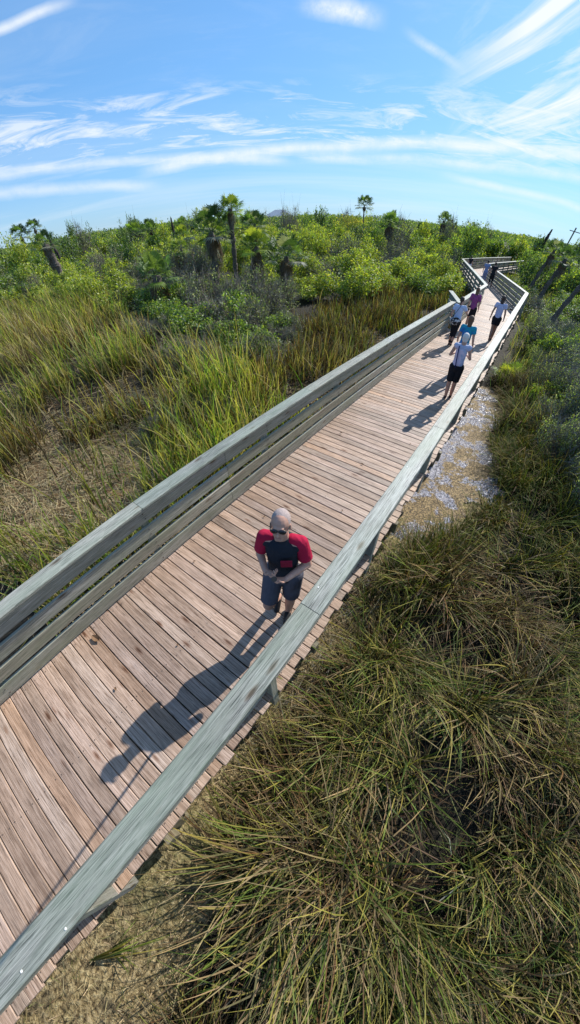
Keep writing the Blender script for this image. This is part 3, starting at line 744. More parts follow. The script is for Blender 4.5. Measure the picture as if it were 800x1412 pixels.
# far thicket as one mass
A = Acc()
for (kd, bx, by, br, bh, _l, _g, _c) in PENDING[285:]:
    me = random.choice(KINDS[kd])[0]; nv = len(me.vertices); co_ = np.empty(nv*3, np.float32); me.vertices.foreach_get('co', co_); co_ = co_.reshape(-1, 4, 3)
    cl_ = np.empty(nv*4, np.float32); me.color_attributes['col'].data.foreach_get('color', cl_); cl_ = cl_.reshape(-1, 4, 4)[:, :, :3]
    kx = rng.random(len(co_)) < .45; co_ = co_[kx]; cl_ = cl_[kx]; ctr = co_.mean(1, keepdims=True); co_ = ctr+(co_-ctr)*1.5
    co_ = co_*np.array([br, br, bh])+np.array([bx, by, GZ-.05])
    A.add(co_.reshape(-1, 3), (np.arange(len(co_))*4)[:, None]+np.arange(4)[None], cl_.reshape(-1, 3))
n = 230000
az = rng.uniform(R(-98), R(40), n); dd = 92+(rng.random(n)**1.6)*420
x = CAMX+np.sin(az)*dd; y = np.cos(az)*dd
hh = 3.4+2.0*fnoise(x, y, .05, 3)+(dd-92)*.001+2.0*(fnoise(x, y, .2, 2)-.5)
z = GZ+hh*(1-.5*rng.random(n)**2)
c = pick(['dkgreen', 'mid', 'mang', 'lime', 'greyleaf'], [.3, .3, .2, .12, .08], n)
Nn = rng.normal(0, .8, (n, 3))+np.array([0, 0, .45]); Nn /= np.linalg.norm(Nn, axis=1)[:, None]
V, F, C_ = leaf_quads(np.stack([x, y, z], 1), Nn, rng.uniform(.22, .45, n)*(1+(dd-92)*.007), c, .7)
A.add(V, F, C_)
o = A.build('distant_thicket', M['leaf']); tag(o, 'continuous low mangrove thicket running to the horizon', 'thicket', kind='stuff')

# ------------------------------------------------------------------ palms
def crown_mesh(nl=30, fr=.62, pet=.62, names=('mang', 'mid', 'dkgreen'), wts=(.3, .4, .3), e0=-.5, e1=1.4, dead=False, segs=22):
    A = Acc()
    for i in range(nl):
        az = 2.399963*i+rng.uniform(-.3, .3); el = e0+(e1-e0)*(i+.5)/nl+rng.uniform(-.12, .12)
        d = np.array([math.cos(az)*math.cos(el), math.sin(az)*math.cos(el), math.sin(el)])
        pl = pet*rng.uniform(.7, 1.15); p0 = np.array([math.cos(az)*.07, math.sin(az)*.07, 0]); p1 = p0+d*pl
        cb = pick(names, wts, 1)[0]
        V, F, C_ = strips(p0[None], p1[None], np.array([.014]), np.array([.008]), cb[None]*1.1); A.add(V, F, C_)
        side = np.array([-math.sin(az), math.cos(az), 0.0]); upv = np.cross(side, d)*-1
        if upv[2] < 0 and not dead: upv = -upv
        th = np.linspace(-2.0, 2.0, segs); r = fr*rng.uniform(.85, 1.1)*(1-.12*np.abs(th)/2)*rng.uniform(.88, 1.08, segs)
        dirs = d[None]*np.cos(th)[:, None]+side[None]*np.sin(th)[:, None]+upv[None]*(.18*np.cos(th*1.2))[:, None]
        dr = .35 if not dead else .9
        mid = p1[None]+dirs*(r*.55)[:, None]
        tip = p1[None]+dirs*r[:, None]-np.array([0, 0, 1])[None]*(r*dr*rng.uniform(.3, 1.1, segs))[:, None]
        wv = np.cross(dirs, upv[None]); wv /= np.linalg.norm(wv, axis=1)[:, None]+1e-9
        w = .030*fr/.62
        V = np.stack([np.repeat(p1[None], segs, 0), mid-wv*w, tip, mid+wv*w], 1).reshape(-1, 3)
        F = (np.arange(segs)*4)[:, None]+np.arange(4)[None]
        A.add(V, F, np.repeat(cb[None]*rng.uniform(.8, 1.2, (segs, 1)), 4, 0))
    return np_mesh('crown', np.concatenate(A.V), [np.concatenate(A.F)], M['palm' if not dead else 'dead'], {'col': rgba(np.concatenate(A.C))})
CR = [crown_mesh(24, .55, .72), crown_mesh(24, .52, .55, ('mang', 'lime', 'mid'), (.4, .3, .3)), crown_mesh(22, .6, .75, ('dkgreen', 'mid', 'greyleaf'), (.35, .4, .25))]
SK = [crown_mesh(34, .55, .45, ('brown', 'grey', 'tan'), (.65, .27, .08), -1.45, -.55, True, 14), crown_mesh(24, .5, .35, ('brown', 'grey', 'tan'), (.6, .3, .1), -1.5, -.7, True, 12)]
def trunk_mesh(h, r0=.13, r1=.11, lean=(0, 0), boots=True, mat='trunk', taper_top=False):
    n = max(8, int(h/.09)); sd = 10; V = []; 
    for i in range(n+1):
        t = i/n; z = h*t; r = (r0+(r1-r0)*t)*(1+(.16 if boots else .05)*math.sin(i*2.4)*(1 if i % 2 else -1)+random.uniform(-.05, .05))
        if t < .06: r *= 1.25
        if taper_top and t > .9: r *= .6
        cx = lean[0]*t*(.6+.4*t)+.02*math.sin(t*5+h); cy = lean[1]*t*(.6+.4*t)+.02*math.cos(t*4+h)
        for k in range(sd):
            a = 2*math.pi*k/sd+i*.3; rr = r*(1+random.uniform(-.13, .13)); V.append((cx+rr*math.cos(a), cy+rr*math.sin(a), z))
    F = [(i*sd+k, i*sd+(k+1) % sd, (i+1)*sd+(k+1) % sd, (i+1)*sd+k) for i in range(n) for k in range(sd)]
    V.append((lean[0], lean[1], h+.05)); top = len(V)-1
    T = [(n*sd+k, n*sd+(k+1) % sd, top) for k in range(sd)]
    return np_mesh('trunk', V, [np.array(F), np.array(T)], M[mat])
def palm(label, x, y, h, cs=1.0, ci=0, skirt=1.0, lean=(0, 0), tr=1.0, group=None, skn=1):
    if y < 25: cs *= 1.25; skirt *= 1.25; tr *= 1.35
    o = empty('palm_tree', (x, y, GZ), 0); tag(o, label, 'palm tree', group)
    link('trunk', trunk_mesh(h, .135*tr, .12*tr, lean), o)
    c = link('crown', CR[ci], o); c.location = (lean[0], lean[1], h+.02); c.rotation_euler = (0, 0, random.uniform(0, 6)); c.scale = (cs,)*3
    for s in range(skn):
        k = link('dead_fronds', SK[(ci+s) % 2], o); k.location = (lean[0]*(1-.1*s), lean[1]*(1-.1*s), h-.05-s*.5); k.rotation_euler = (0, 0, random.uniform(0, 6)); k.scale = (skirt*.55, skirt*.55, skirt)
    return o
palm('tallest cabbage palm, its small round crown standing clear above the thicket', -14.3, 17.5, 4.9, .78, 1, .75, (.05, 0), .8)
palm('broad dense cabbage palm just left of the tallest palm with thick dark trunk', -15.5, 16.9, 3.75, 1.12, 2, 1.0, (0, 0), 1.15, skn=2)
palm('cabbage palm with grey hanging dead fronds, right of the tallest palm', -12.2, 17.2, 2.9, .95, 1, 1.05, (.05, 0), 1.0, skn=3)
palm('small palm behind and between the tallest palm and the grey-skirted one', -15.3, 20.5, 3.8, .8, 2, .9, (0, .1), .9, skn=2)
palm('short fat palm smothered in grey dead fronds at the front left of the palm cluster', -13.5, 10.9, 2.15, .85, 0, 1.15, (.1, 0), 1.4, skn=4)
palm('leaning palm with a ragged skirt left of the palm cluster', -19.6, 18.0, 2.7, .75, 1, .9, (-.5, -.1), .9, skn=3)
palm('slanting palm with dark shaggy trunk in the thicket at the far left', -30.5, 13.2, 4.2, .8, 2, .8, (-1.1, -.3), 1.5, skn=3)
palm('palm with drooping fronds on the skyline between the two dead trunks', -35, 24.2, 3.9, .95, 0, 1.0, (-.2, 0), 1.0, skn=2)
palm('leftmost skyline palm of the pair at the far left', -69, 23.4, 6.0, 1.3, 2, .8, (0, 0), 1.1)
palm('right-hand skyline palm of the pair at the far left', -68.5, 25.8, 6.7, 1.3, 2, .8, (.1, 0), 1.1)
palm('lone slender palm standing against the sky in the middle of the horizon', -23.1, 54.1, 6.2, 1.25, 2, .7, (-.1, 0), .8)
palm('dark shaggy palm right of the lone skyline palm', -14.0, 41.8, 4.1, 1.25, 0, 1.5, (0, 0), 1.3, skn=2)
palm('palm poking above the thicket behind the far bend of the boardwalk', -12.5, 58.0, 5.0, 1.15, 0, 1.3, (.1, 0), 1.2, skn=2)
palm('dark palm beside the far right railing, left of the pair', 1.9, 37.5, 3.8, .85, 2, .8, (.9, 0), 1.15, skn=2)
palm('dark palm beside the far right railing, right of the pair', 2.9, 31.0, 3.5, .8, 2, .8, (.8, 0), 1.1, skn=2)
palm('leaning dark palm at the right edge behind the shaded shrubs', 3.9, 23.0, 3.5, .6, 0, .6, (1.1, .1), .8, skn=1)
for i, (x, y, h, ci) in enumerate(((-41, 30, 3.9, 0), (-46, 33, 4.2, 2), (-38, 33, 4.0, 0), (-31, 27, 3.3, 1), (-27.5, 31, 3.9, 0), (-23.5, 30.1, 3.9, 2), (-52, 34, 4.2, 0), (4.6, 44, 2.8, 1), (-50, 24, 3.4, 1))):
    palm('small palm half buried in the thicket, only its head showing near the skyline', x, y, h, 1.1, ci, 1.1, (random.uniform(-.3, .3), 0), 1.0, 'half-buried palms of the thicket', skn=1)
palm('ragged palm with bent trunk between the leaning palm and the broad dense palm', -18.3, 19.5, 3.4, .9, 1, 1.0, (.4, 0), .9, skn=3)
palm('low palm with spreading fronds just right of the palm cluster', -11.0, 18.6, 2.3, .95, 2, 1.0, (0, 0), 1.0, skn=2)
def snag(label, x, y, h, lean, r):
    o = link('dead_trunk', trunk_mesh(h, r, r*.75, lean, True, 'char', True)); o.location = (x, y, GZ)
    tag(o, label, 'dead trunk')
snag('blackened headless trunk leaning left on the skyline at the far left', -41.0, 17.9, 5.6, (-1.2, -.7), .19)
snag('upright blackened trunk stub on the skyline left of the palm cluster', -35.0, 29.0, 5.0, (-.1, 0), .17)
snag('tall black dead trunk rising behind the far end of the boardwalk', .3, 66, 6.0, (1.2, 0), .28)
# saw palmetto by the rail
def palmetto(label, x, y, s):
    o = empty('palmetto', (x, y, GZ)); tag(o, label, 'palmetto')
    me = crown_mesh(13, .5, .55, ('bright', 'lime', 'mang'), (.5, .3, .2), .25, 1.3, False, 18); c = link('fronds', me, o); c.scale = (s,)*3
    link('stem', trunk_mesh(.12, .07, .06), o)
palmetto('bright green palmetto fan tucked against the right side of the boardwalk', 2.95, 12.9, .9)
palmetto('sunlit palmetto among the shaded shrubs at the right edge', 5.6, 15.6, 1.0)

# golden flowers on the one bush
V, F, C_ = leaf_quads(np.array([-23.5, 50.5, 3.3])+rng.normal(0, 1, (260, 3))*np.array([.9, .7, .35]), np.tile(np.array([[.3, -.8, .5]]), (260, 1)), rng.uniform(.12, .28, 260), pick(['gold'], [1], 260), .8)
bsh = [b for b in bpy.data.objects if b.get('label', '').startswith('tall bush topped')][0]
fo = link('flowers', np_mesh('flowers', V, [F], M['leaf'], {'col': rgba(C_)}), bsh)
fo['kind'] = 'stuff'; bpy.context.view_layer.update(); fo.matrix_parent_inverse = bsh.matrix_world.inverted()

# ------------------------------------------------------------------ distant house roofs and utility pole
M['roof'] = mat_plain('blue_grey_roof', (.34, .38, .43), .6, .15, 3)
M['wallh'] = mat_plain('pale_house_wall', (.45, .45, .43), .8, .1, 3)
M['glass'] = mat_plain('dark_window_glass', (.04, .05, .06), .2, .1, 3, .5)
def house(label, x, y, w, dpt, ridge, eave, rz):
    o = empty('house', (x, y, GZ), rz); tag(o, label, 'house')
    bm = bmesh.new(); bmesh.ops.create_cube(bm, size=1, matrix=Matrix.Translation((0, 0, eave/2)) @ Matrix.Diagonal((w, dpt, eave, 1)))
    me = bpy.data.meshes.new('wall'); bm.to_mesh(me); bm.free(); me.materials.append(M['wallh']); link('wall', me, o)
    a, b = w/2+.6, dpt/2+.6; r = w/2-dpt/2
    V = [(-a, -b, eave), (a, -b, eave), (a, b, eave), (-a, b, eave), (-r, 0, ridge), (r, 0, ridge), (-a, -b, eave-.25), (a, -b, eave-.25), (a, b, eave-.25), (-a, b, eave-.25)]
    me = bpy.data.meshes.new('roof'); me.from_pydata(V, [], [(0, 1, 5, 4), (1, 2, 5), (2, 3, 4, 5), (3, 0, 4), (6, 7, 1, 0), (7, 8, 2, 1), (8, 9, 3, 2), (9, 6, 0, 3), (9, 8, 7, 6)]); me.materials.append(M['roof']); link('roof', me, o)
    for i in range(4):
        bm = bmesh.new(); bmesh.ops.create_cube(bm, size=1, matrix=Matrix.Translation((-w/2+(i+.5)*w/4, -dpt/2, eave-1.6)) @ Matrix.Diagonal((1.4, .12, 1.3, 1)))
        me = bpy.data.meshes.new('window'); bm.to_mesh(me); bm.free(); me.materials.append(M['glass']); link('window', me, o)
house('distant house with blue-grey hipped roof left of centre on the skyline', -88.6, 118.9, 10, 7, 7.2, 4.8, R(30))
house('distant low house with blue-grey roof behind the lone palm', -58.8, 136.6, 11, 8, 5.9, 4.2, R(20))
o = empty('utility_pole', (3.9, 90, GZ)); tag(o, 'slanting wooden utility pole with crossarm at the right edge of the skyline', 'utility pole')
pb = Boards(); pb.add((0, 0, 0), (1.2, 0, 7.6), .26, .26, side=(0, 1, 0), ch=.06); pb.build('pole', M['under'], o)
pb = Boards(); pb.add((.2, -.2, 7.0), (2.2, -.2, 6.8), .14, .14, side=(0, 1, 0), ch=.02); pb.build('crossarm', M['under'], o)

# ------------------------------------------------------------------ people
def mat_skin(name, c):
    m, nt, out = newmat(name); N = NT(nt)
    tc = N.n('TexCoord').outputs['Object']; f = N.noise(tc, 14, 4)
    cc = N.ramp(f, [(.3, tuple(x*.88 for x in c)), (.7, tuple(min(1, x*1.08) for x in c))])
    b = N.n('BsdfPrincipled'); N.l(cc, b.inputs['Base Color']); b.inputs['Roughness'].default_value = .5
    b.inputs['Subsurface Weight'].default_value = .12; b.inputs['Subsurface Radius'].default_value = (.02, .008, .005)
    b.inputs['Specular IOR Level'].default_value = .35
    N.l(b.outputs[0], out.inputs[0]); return m
def mat_cloth(name, c, c2=None, scale=8, kind='plain'):
    m, nt, out = newmat(name); N = NT(nt)
    tc = N.n('TexCoord').outputs['Object']
    f = N.noise(tc, 7, 5); lo = tuple(x*.85 for x in c); cc = N.ramp(f, [(.3, lo), (.7, c)])
    if kind == 'check':
        w1 = N.n('TexWave', bands_direction='Z'); w1.inputs['Scale'].default_value = scale; N.l(tc, w1.inputs['Vector'])
        w2 = N.n('TexWave', bands_direction='X'); w2.inputs['Scale'].default_value = scale; N.l(tc, w2.inputs['Vector'])
        g = N.math('MULTIPLY', N.math('ADD', w1.outputs['Fac'], w2.outputs['Fac']), .5)
        cc = N.mix(N.ramp(g, [(.4, (0, 0, 0)), (.6, (1, 1, 1))]), cc, (*c2, 1))
    if kind == 'blot':
        cc = N.mix(N.ramp(N.noise(tc, scale, 3), [(.48, (0, 0, 0)), (.56, (1, 1, 1))]), cc, (*c2, 1))
    fine = N.noise(tc, 240, 2)
    h = N.math('ADD', N.math('MULTIPLY', N.noise(tc, 9, 3, .5, 1.0), .9), N.math('MULTIPLY', fine, .08))
    N.l(N.bsdf(cc, .88, N.bump(h, .6, .03), .15), out.inputs[0]); return m
SK_M = mat_skin('skin_fair', (.47, .27, .20)); SK_L = mat_skin('skin_pale', (.52, .34, .27)); SK_T = mat_skin('skin_tanned', (.33, .19, .13))

def capsule(p0, r0, p1, r1, flat0=False, flat1=False, side=None, asp=1.0, ns=16):
    """closed tapered capsule; asp squashes it across 'side' normal"""
    p0 = np.array(p0, float); p1 = np.array(p1, float); d = p1-p0; L = np.linalg.norm(d)
    d = d/L if L > 1e-9 else np.array([0, 0, 1.])
    s = np.array(side if side is not None else ((1, 0, 0) if abs(d[0]) < .8 else (0, 1, 0)), float); s = s-d*(s@d); s /= np.linalg.norm(s); q = np.cross(d, s)
    rings = []
    if flat0: rings.append((p0, r0))
    else:
        for t in (80, 60, 40, 20): rings.append((p0-d*r0*math.sin(R(t)), r0*math.cos(R(t))))
        rings.append((p0, r0))
    rings.append((p1, r1))
    if not flat1:
        for t in (20, 40, 60, 80): rings.append((p1+d*r1*math.sin(R(t)), r1*math.cos(R(t))))
    V = []; F = []
    for (c, r) in rings:
        for k in range(ns):
            a = 2*math.pi*k/ns; V.append(c+s*r*math.cos(a)+q*r*asp*math.sin(a))
    m = len(rings)
    for i in range(m-1):
        for k in range(ns): F.append((i*ns+k, i*ns+(k+1) % ns, (i+1)*ns+(k+1) % ns, (i+1)*ns+k))
    F.append(tuple(range(ns))[::-1]); F.append(tuple((m-1)*ns+k for k in range(ns)))
    return V, F
def ellipsoid(c, rx, ry, rz, ax=None):
    V = []; F = []; nu, nv = 14, 10; c = np.array(c, float); ax = np.eye(3) if ax is None else ax
    for j in range(1, nv):
        t = math.pi*j/nv
        for i in range(nu):
            a = 2*math.pi*i/nu; V.append(c+ax[0]*rx*math.sin(t)*math.cos(a)+ax[1]*ry*math.sin(t)*math.sin(a)+ax[2]*rz*math.cos(t))
    V.append(c+ax[2]*rz); V.append(c-ax[2]*rz); T, B = len(V)-2, len(V)-1
    for j in range(nv-2):
        for i in range(nu): F.append((j*nu+i, (j+1)*nu+i, (j+1)*nu+(i+1) % nu, j*nu+(i+1) % nu))
    for i in range(nu): F.append((T, i, (i+1) % nu)); F.append((B, (nv-2)*nu+(i+1) % nu, (nv-2)*nu+i))
    return V, F
def fuse(name, shapes, mat, voxel, smooth=3, parent=None):
    """union of closed shapes -> one continuous surface"""
    V = []; F = []
    for (v, f) in shapes:
        n = len(V); V += [tuple(p) for p in v]; F += [tuple(i+n for i in t) for t in f]
    me = bpy.data.meshes.new(name); me.from_pydata(V, [], F)
    bm = bmesh.new(); bm.from_mesh(me); bmesh.ops.recalc_face_normals(bm, faces=bm.faces); bm.to_mesh(me); bm.free()
    o = bpy.data.objects.new(name, me); col.objects.link(o)
    r = o.modifiers.new('r', 'REMESH'); r.mode = 'VOXEL'; r.voxel_size = voxel
    if smooth:
        s = o.modifiers.new('s', 'SMOOTH'); s.factor = .5; s.iterations = smooth
    dg = bpy.context.evaluated_depsgraph_get(); me2 = bpy.data.meshes.new_from_object(o.evaluated_get(dg)); o.modifiers.clear()
    o.data = me2; me2.name = name; me2.materials.clear(); me2.materials.append(mat)
    me2.polygons.foreach_set('use_smooth', np.ones(len(me2.polygons), bool))
    if parent: o.parent = parent
    return o
def hand(pw, dirv, palm_n, s=1.0, curl=.9, thumb=1, right=True):
    """five-fingered hand from wrist pw along dirv; palm_n = palm normal (fingers curl towards it)"""
    d = np.array(dirv, float); d /= np.linalg.norm(d); n = np.array(palm_n, float); n = n-d*(n@d); n /= np.linalg.norm(n); w = np.cross(n, d)*(1 if right else -1)
    sh = [capsule(pw, .026*s, pw+d*.075*s, .036*s, side=w, asp=.5)]
    fl = [.070, .080, .075, .060]
    for i, L in enumerate(fl):
        off = (i-1.5)*.021*s; p = pw+d*.085*s+w*off; a = .25; q = p
        for j, fr in enumerate((.46, .31, .23)):
            a += curl*(.75 if j else .55); dd = d*math.cos(a)+n*math.sin(a)+w*(i-1.5)*.05; dd /= np.linalg.norm(dd)
            q2 = q+dd*L*fr*s; sh.append(capsule(q, (.0098-.001*j)*s, q2, (.0092-.001*j)*s, ns=10)); q = q2
    t0 = pw+d*.025*s-w*.028*s; t1 = t0+(d*.6-w*.55+n*.5)*.040*s; t2 = t1+(d*.8+n*.7-w*.05)*.032*s
    sh += [capsule(t0, .014*s, t1, .012*s, ns=10), capsule(t1, .0115*s, t2, .009*s, ns=10)]
    return sh

class Fig:
    """joints in the local frame: x = figure's left, y = forward, z = up"""
    def __init__(s, x, y, facing, H):
        f = np.array([facing[0], facing[1], 0.]); f /= np.linalg.norm(f); s.f = f; s.l = np.array([-f[1], f[0], 0.]); s.o = np.array([x, y, 0.]); s.k = H/1.76
    def P(s, l, f, z): return s.l*l*s.k+s.f*f*s.k+np.array([0, 0, z*s.k])   # relative to the root empty
def person(label, x, y, facing, H, joints, top, top_mat, bottom, bottom_mat, skin, hair, hair_mat, shoe_mat, voxel=.012, female=False, headf=None, headpitch=0.0, sleeves=.5, face=False, group=None, handspec=None, topshapes=None, stance=0):
    G = Fig(x, y, facing, H); k = G.k; Pp = lambda t: G.P(*t)
    root = empty('person', (x, y, .0)); tag(root, label, 'person', group)
    J = {n: Pp(v) for n, v in joints.items()}
    L = G.l; f = G.f; S = []
    wsh = 1.0 if not female else .88
    # torso
    S.append(capsule(J['pelvis'], .128*k, J['waist'], .116*k, side=L, asp=.74))
    S.append(capsule(J['waist'], .116*k, J['chest'], .144*k*wsh, side=L, asp=.70))
    S.append(capsule(J['shL']*.82+J['chest']*.18, .065*k, J['shR']*.82+J['chest']*.18, .065*k))
    S.append(capsule(J['neck']-np.array([0, 0, .05*k]), .062*k, J['head']-np.array([0, 0, .05*k]), .055*k))
    # head
    hf = np.array([*(headf or facing), 0.]); hf /= np.linalg.norm(hf); hl = np.array([-hf[1], hf[0], 0.])
    cp, sp = math.cos(headpitch), math.sin(headpitch); hF = hf*cp+np.array([0, 0, sp]); hU = np.array([0, 0, cp])-hf*sp
    hc = J['head']; ax = np.stack([hl, hF, hU])
    S.append(ellipsoid(hc+hU*.035*k-hF*.008*k, .074*k, .094*k, .092*k, ax))
    S.append(ellipsoid(hc-hU*.035*k+hF*.022*k, .060*k, .070*k, .078*k, ax))
    S.append(capsule(hc-hU*.088*k+hF*.062*k-hl*.014*k, .021*k, hc-hU*.088*k+hF*.062*k+hl*.014*k, .021*k))
    S.append(capsule(hc+hF*.088*k+hU*.004*k, .008*k, hc+hF*.103*k-hU*.030*k, .013*k, ns=10))
    S.append(capsule(hc+hF*.080*k+hU*.024*k-hl*.03*k, .012*k, hc+hF*.080*k+hU*.024*k+hl*.03*k, .012*k, ns=10))
    S.append(capsule(hc+hF*.080*k-hU*.058*k-hl*.018*k, .008*k, hc+hF*.080*k-hU*.058*k+hl*.018*k, .008*k, ns=10))
    for sg in (-1, 1):
        S.append(ellipsoid(hc+hl*sg*.076*k-hF*.005*k-hU*.008*k, .012*k, .018*k, .030*k, ax))
    # arms
    for s_ in ('L', 'R'):
        S.append(capsule(J['sh'+s_], .056*k*wsh, J['el'+s_], .040*k*wsh)); S.append(capsule(J['el'+s_], .041*k*wsh, J['wr'+s_], .026*k*wsh))
        hd = (handspec or {}).get(s_)
        if hd: S += hand(J['wr'+s_], G.P(*hd[0]), G.P(*hd[1]), k*.98, hd[2], right=(s_ == 'R'))
        else:
            d = J['wr'+s_]-J['el'+s_]; S += hand(J['wr'+s_], d, -L*(1 if s_ == 'L' else -1)+f*.3, k*.95, .45, right=(s_ == 'R'))
        # legs
        S.append(capsule(J['hip'+s_], .088*k, J['kn'+s_], .058*k)); S.append(capsule(J['kn'+s_], .058*k, J['an'+s_]*.6+J['kn'+s_]*.4+f*-.012*k, .052*k)); S.append(capsule(J['an'+s_]*.62+J['kn'+s_]*.38-f*.012*k, .052*k, J['an'+s_], .036*k))
        S.append(capsule(J['an'+s_], .036*k, J['to'+s_], .030*k))
    body = fuse('body', S, skin, voxel, 2, root)
    e = .014*k
    # top
    T = []
    if topshapes is None:
        T.append(capsule(J['pelvis']+np.array([0, 0, top.get('hem', 0.0)*k]), (.132*k+e)*top.get('flare', 1.03), J['waist'], .118*k+e, flat0=True, side=L, asp=.78))
        T.append(capsule(J['waist'], .118*k+e, J['chest'], .148*k*wsh+e, side=L, asp=.72, flat0=False))
        T.append(capsule(J['shL']*.82+J['chest']*.18, .065*k+e, J['shR']*.82+J['chest']*.18, .065*k+e))
        T.append(capsule(J['neck']-np.array([0, 0, .07*k]), .085*k, J['neck']-np.array([0, 0, .012*k]), .070*k, flat1=True))
        if sleeves > 0:
            for s_ in ('L', 'R'):
                T.append(capsule(J['sh'+s_], .060*k*wsh+e, J['sh'+s_]*(1-sleeves)+J['el'+s_]*sleeves, (.056*k*wsh+e), flat1=True))
        fuse('top', T, top_mat, voxel, 2, root)
    # trousers or shorts
    B = [capsule(J['pelvis']-np.array([0, 0, .03*k]), .142*k+e, J['pelvis']+np.array([0, 0, .10*k]), .130*k+e*.6, side=L, asp=.77, flat1=True)]
    for s_ in ('L', 'R'):
        if bottom <= 1:
            B.append(capsule(J['hip'+s_], .092*k+e, J['hip'+s_]*(1-bottom)+J['kn'+s_]*bottom, .076*k+e, flat1=True))
        else:
            B.append(capsule(J['hip'+s_], .092*k+e*.6, J['kn'+s_], .060*k+e*.6)); q = bottom-1
            B.append(capsule(J['kn'+s_], .060*k+e*.6, J['kn'+s_]*(1-q)+J['an'+s_]*q, .042*k+e*.6, flat1=True))
    fuse('trousers' if bottom > 1 else 'shorts', B, bottom_mat, voxel, 2, root)
    for s_ in ('L', 'R'):
        d = J['to'+s_]-J['an'+s_]; a_ = J['an'+s_]; t_ = J['to'+s_]
        heel = a_-f*.035*k+np.array([0, 0, -.035*k]); 
        fuse('shoe', [capsule(heel, .040*k, t_+np.array([0, 0, .004]), .036*k, side=L, asp=.8), capsule(a_*.7+t_*.3, .040*k, t_, .036*k)], shoe_mat, .010, 2, root)
    # hair
    if hair:
        Hh = [ellipsoid(hc+hU*.045*k-hF*.022*k, .082*k, .094*k, .094*k, ax)]
        if hair == 'long':
            Hh += [capsule(hc-hF*.035*k+hU*.02*k, .078*k, hc-hF*.060*k-hU*.13*k, .062*k, side=hl, asp=.7), ellipsoid(hc-hF*.05*k-hU*.16*k, .070*k, .035*k, .05*k, ax)]
        if hair == 'short': Hh += [ellipsoid(hc-hF*.035*k-hU*.03*k, .076*k, .062*k, .070*k, ax)]
        if hair == 'pony': Hh += [capsule(hc-hF*.09*k+hU*.02*k, .03*k, hc-hF*.12*k-hU*.12*k, .018*k)]
        fuse('hair', Hh, hair_mat, .010, 1, root)
    return root, J, G, dict(hc=hc, hl=hl, hF=hF, hU=hU, k=k, L=L, f=f, e=e)
STAND = dict(pelvis=(0, 0, .93), waist=(0, 0, 1.08), chest=(0, 0, 1.30), neck=(0, 0, 1.47), head=(0, .02, 1.63), shL=(.160, 0, 1.43), shR=(-.160, 0, 1.43), elL=(.215, -.02, 1.13), elR=(-.215, -.02, 1.13), wrL=(.23, .07, .88), wrR=(-.23, .07, .88),
             hipL=(.085, 0, .90), hipR=(-.085, 0, .90), knL=(.095, .03, .49), knR=(-.095, .03, .49), anL=(.10, -.01, .085), anR=(-.10, -.01, .085), toL=(.115, .15, .036), toR=(-.115, .15, .036))
def J_(**kw): j = dict(STAND); j.update(kw); return j

# --- the man in the foreground
C_NAVY = mat_cloth('charcoal_tee', (.022, .026, .036)); C_RED = mat_cloth('red_tee_sleeve', (.40, .014, .05)); C_SHORT = mat_cloth('grey_shorts', (.10, .10, .125)); C_SHOE = mat_plain('black_shoe', (.02, .02, .022), .5, .2, 30)
HAIRG = mat_plain('cropped_grey_hair', (.36, .29, .27), .8, .18, 120, bump=.6)
MX, MY = 1.79, 1.33
jm = J_(head=(.0, .045, 1.62), shL=(.158, .0, 1.39), shR=(-.158, .0, 1.40), elL=(.225, .01, 1.11), elR=(-.215, -.01, 1.13), wrL=(.075, .22, 1.14), wrR=(-.115, .19, 1.17),
        hipL=(.09, 0, .90), hipR=(-.09, 0, .90), knL=(.075, .03, .49), anL=(.035, -.02, .085), toL=(.04, .15, .036), knR=(-.13, .17, .50), anR=(-.10, -.13, .16), toR=(-.10, .0, .045), pelvis=(0, 0, .93))
root, J, G, I = person('man in charcoal T-shirt with red sleeves and sunglasses walking on the boardwalk, looking up', MX, MY, (.42, -.90), 1.80, jm, {}, None, .86, C_SHORT, SK_M, None, None, C_SHOE, .0062, headf=(.44, -.90), headpitch=.20,
        handspec={'L': ((-.8, .35, .1), (-.1, -.2, 1), .95), 'R': ((.8, .35, .1), (.1, -.2, 1), .95)}, topshapes=1)
k, L, f, e = I['k'], I['L'], I['f'], I['e']; dz = lambda v: np.array([0, 0, v*k])
# shirt body, raglan sleeves, chest pocket
fuse('shirt_body', [capsule(J['pelvis']+dz(-.05), .138*k+e, J['waist'], .126*k+e, flat0=True, side=L, asp=.80), capsule(J['waist'], .126*k+e, J['chest'], .144*k+e, side=L, asp=.78),
      capsule(J['shL']*.80+J['chest']*.20-dz(.012), .062*k+e*.7, J['shR']*.80+J['chest']*.20-dz(.012), .062*k+e*.7), capsule(J['neck']-dz(.09), .088*k, J['neck']-dz(.018), .070*k, flat1=True)], C_NAVY, .008, 2, root)
for s_, sg in (('L', 1), ('R', -1)):
    sh = J['sh'+s_]; el = J['el'+s_]; nk = J['neck']+L*sg*.085*k-dz(.058)
    fuse('sleeve', [capsule(sh-dz(.006), .054*k+e*.8, sh*.32+el*.68-dz(.01), .060*k+e*.5, flat1=True), capsule(nk, .040*k+e*.9, sh-dz(.006), .053*k+e*.8)], C_RED, .007, 3, root)
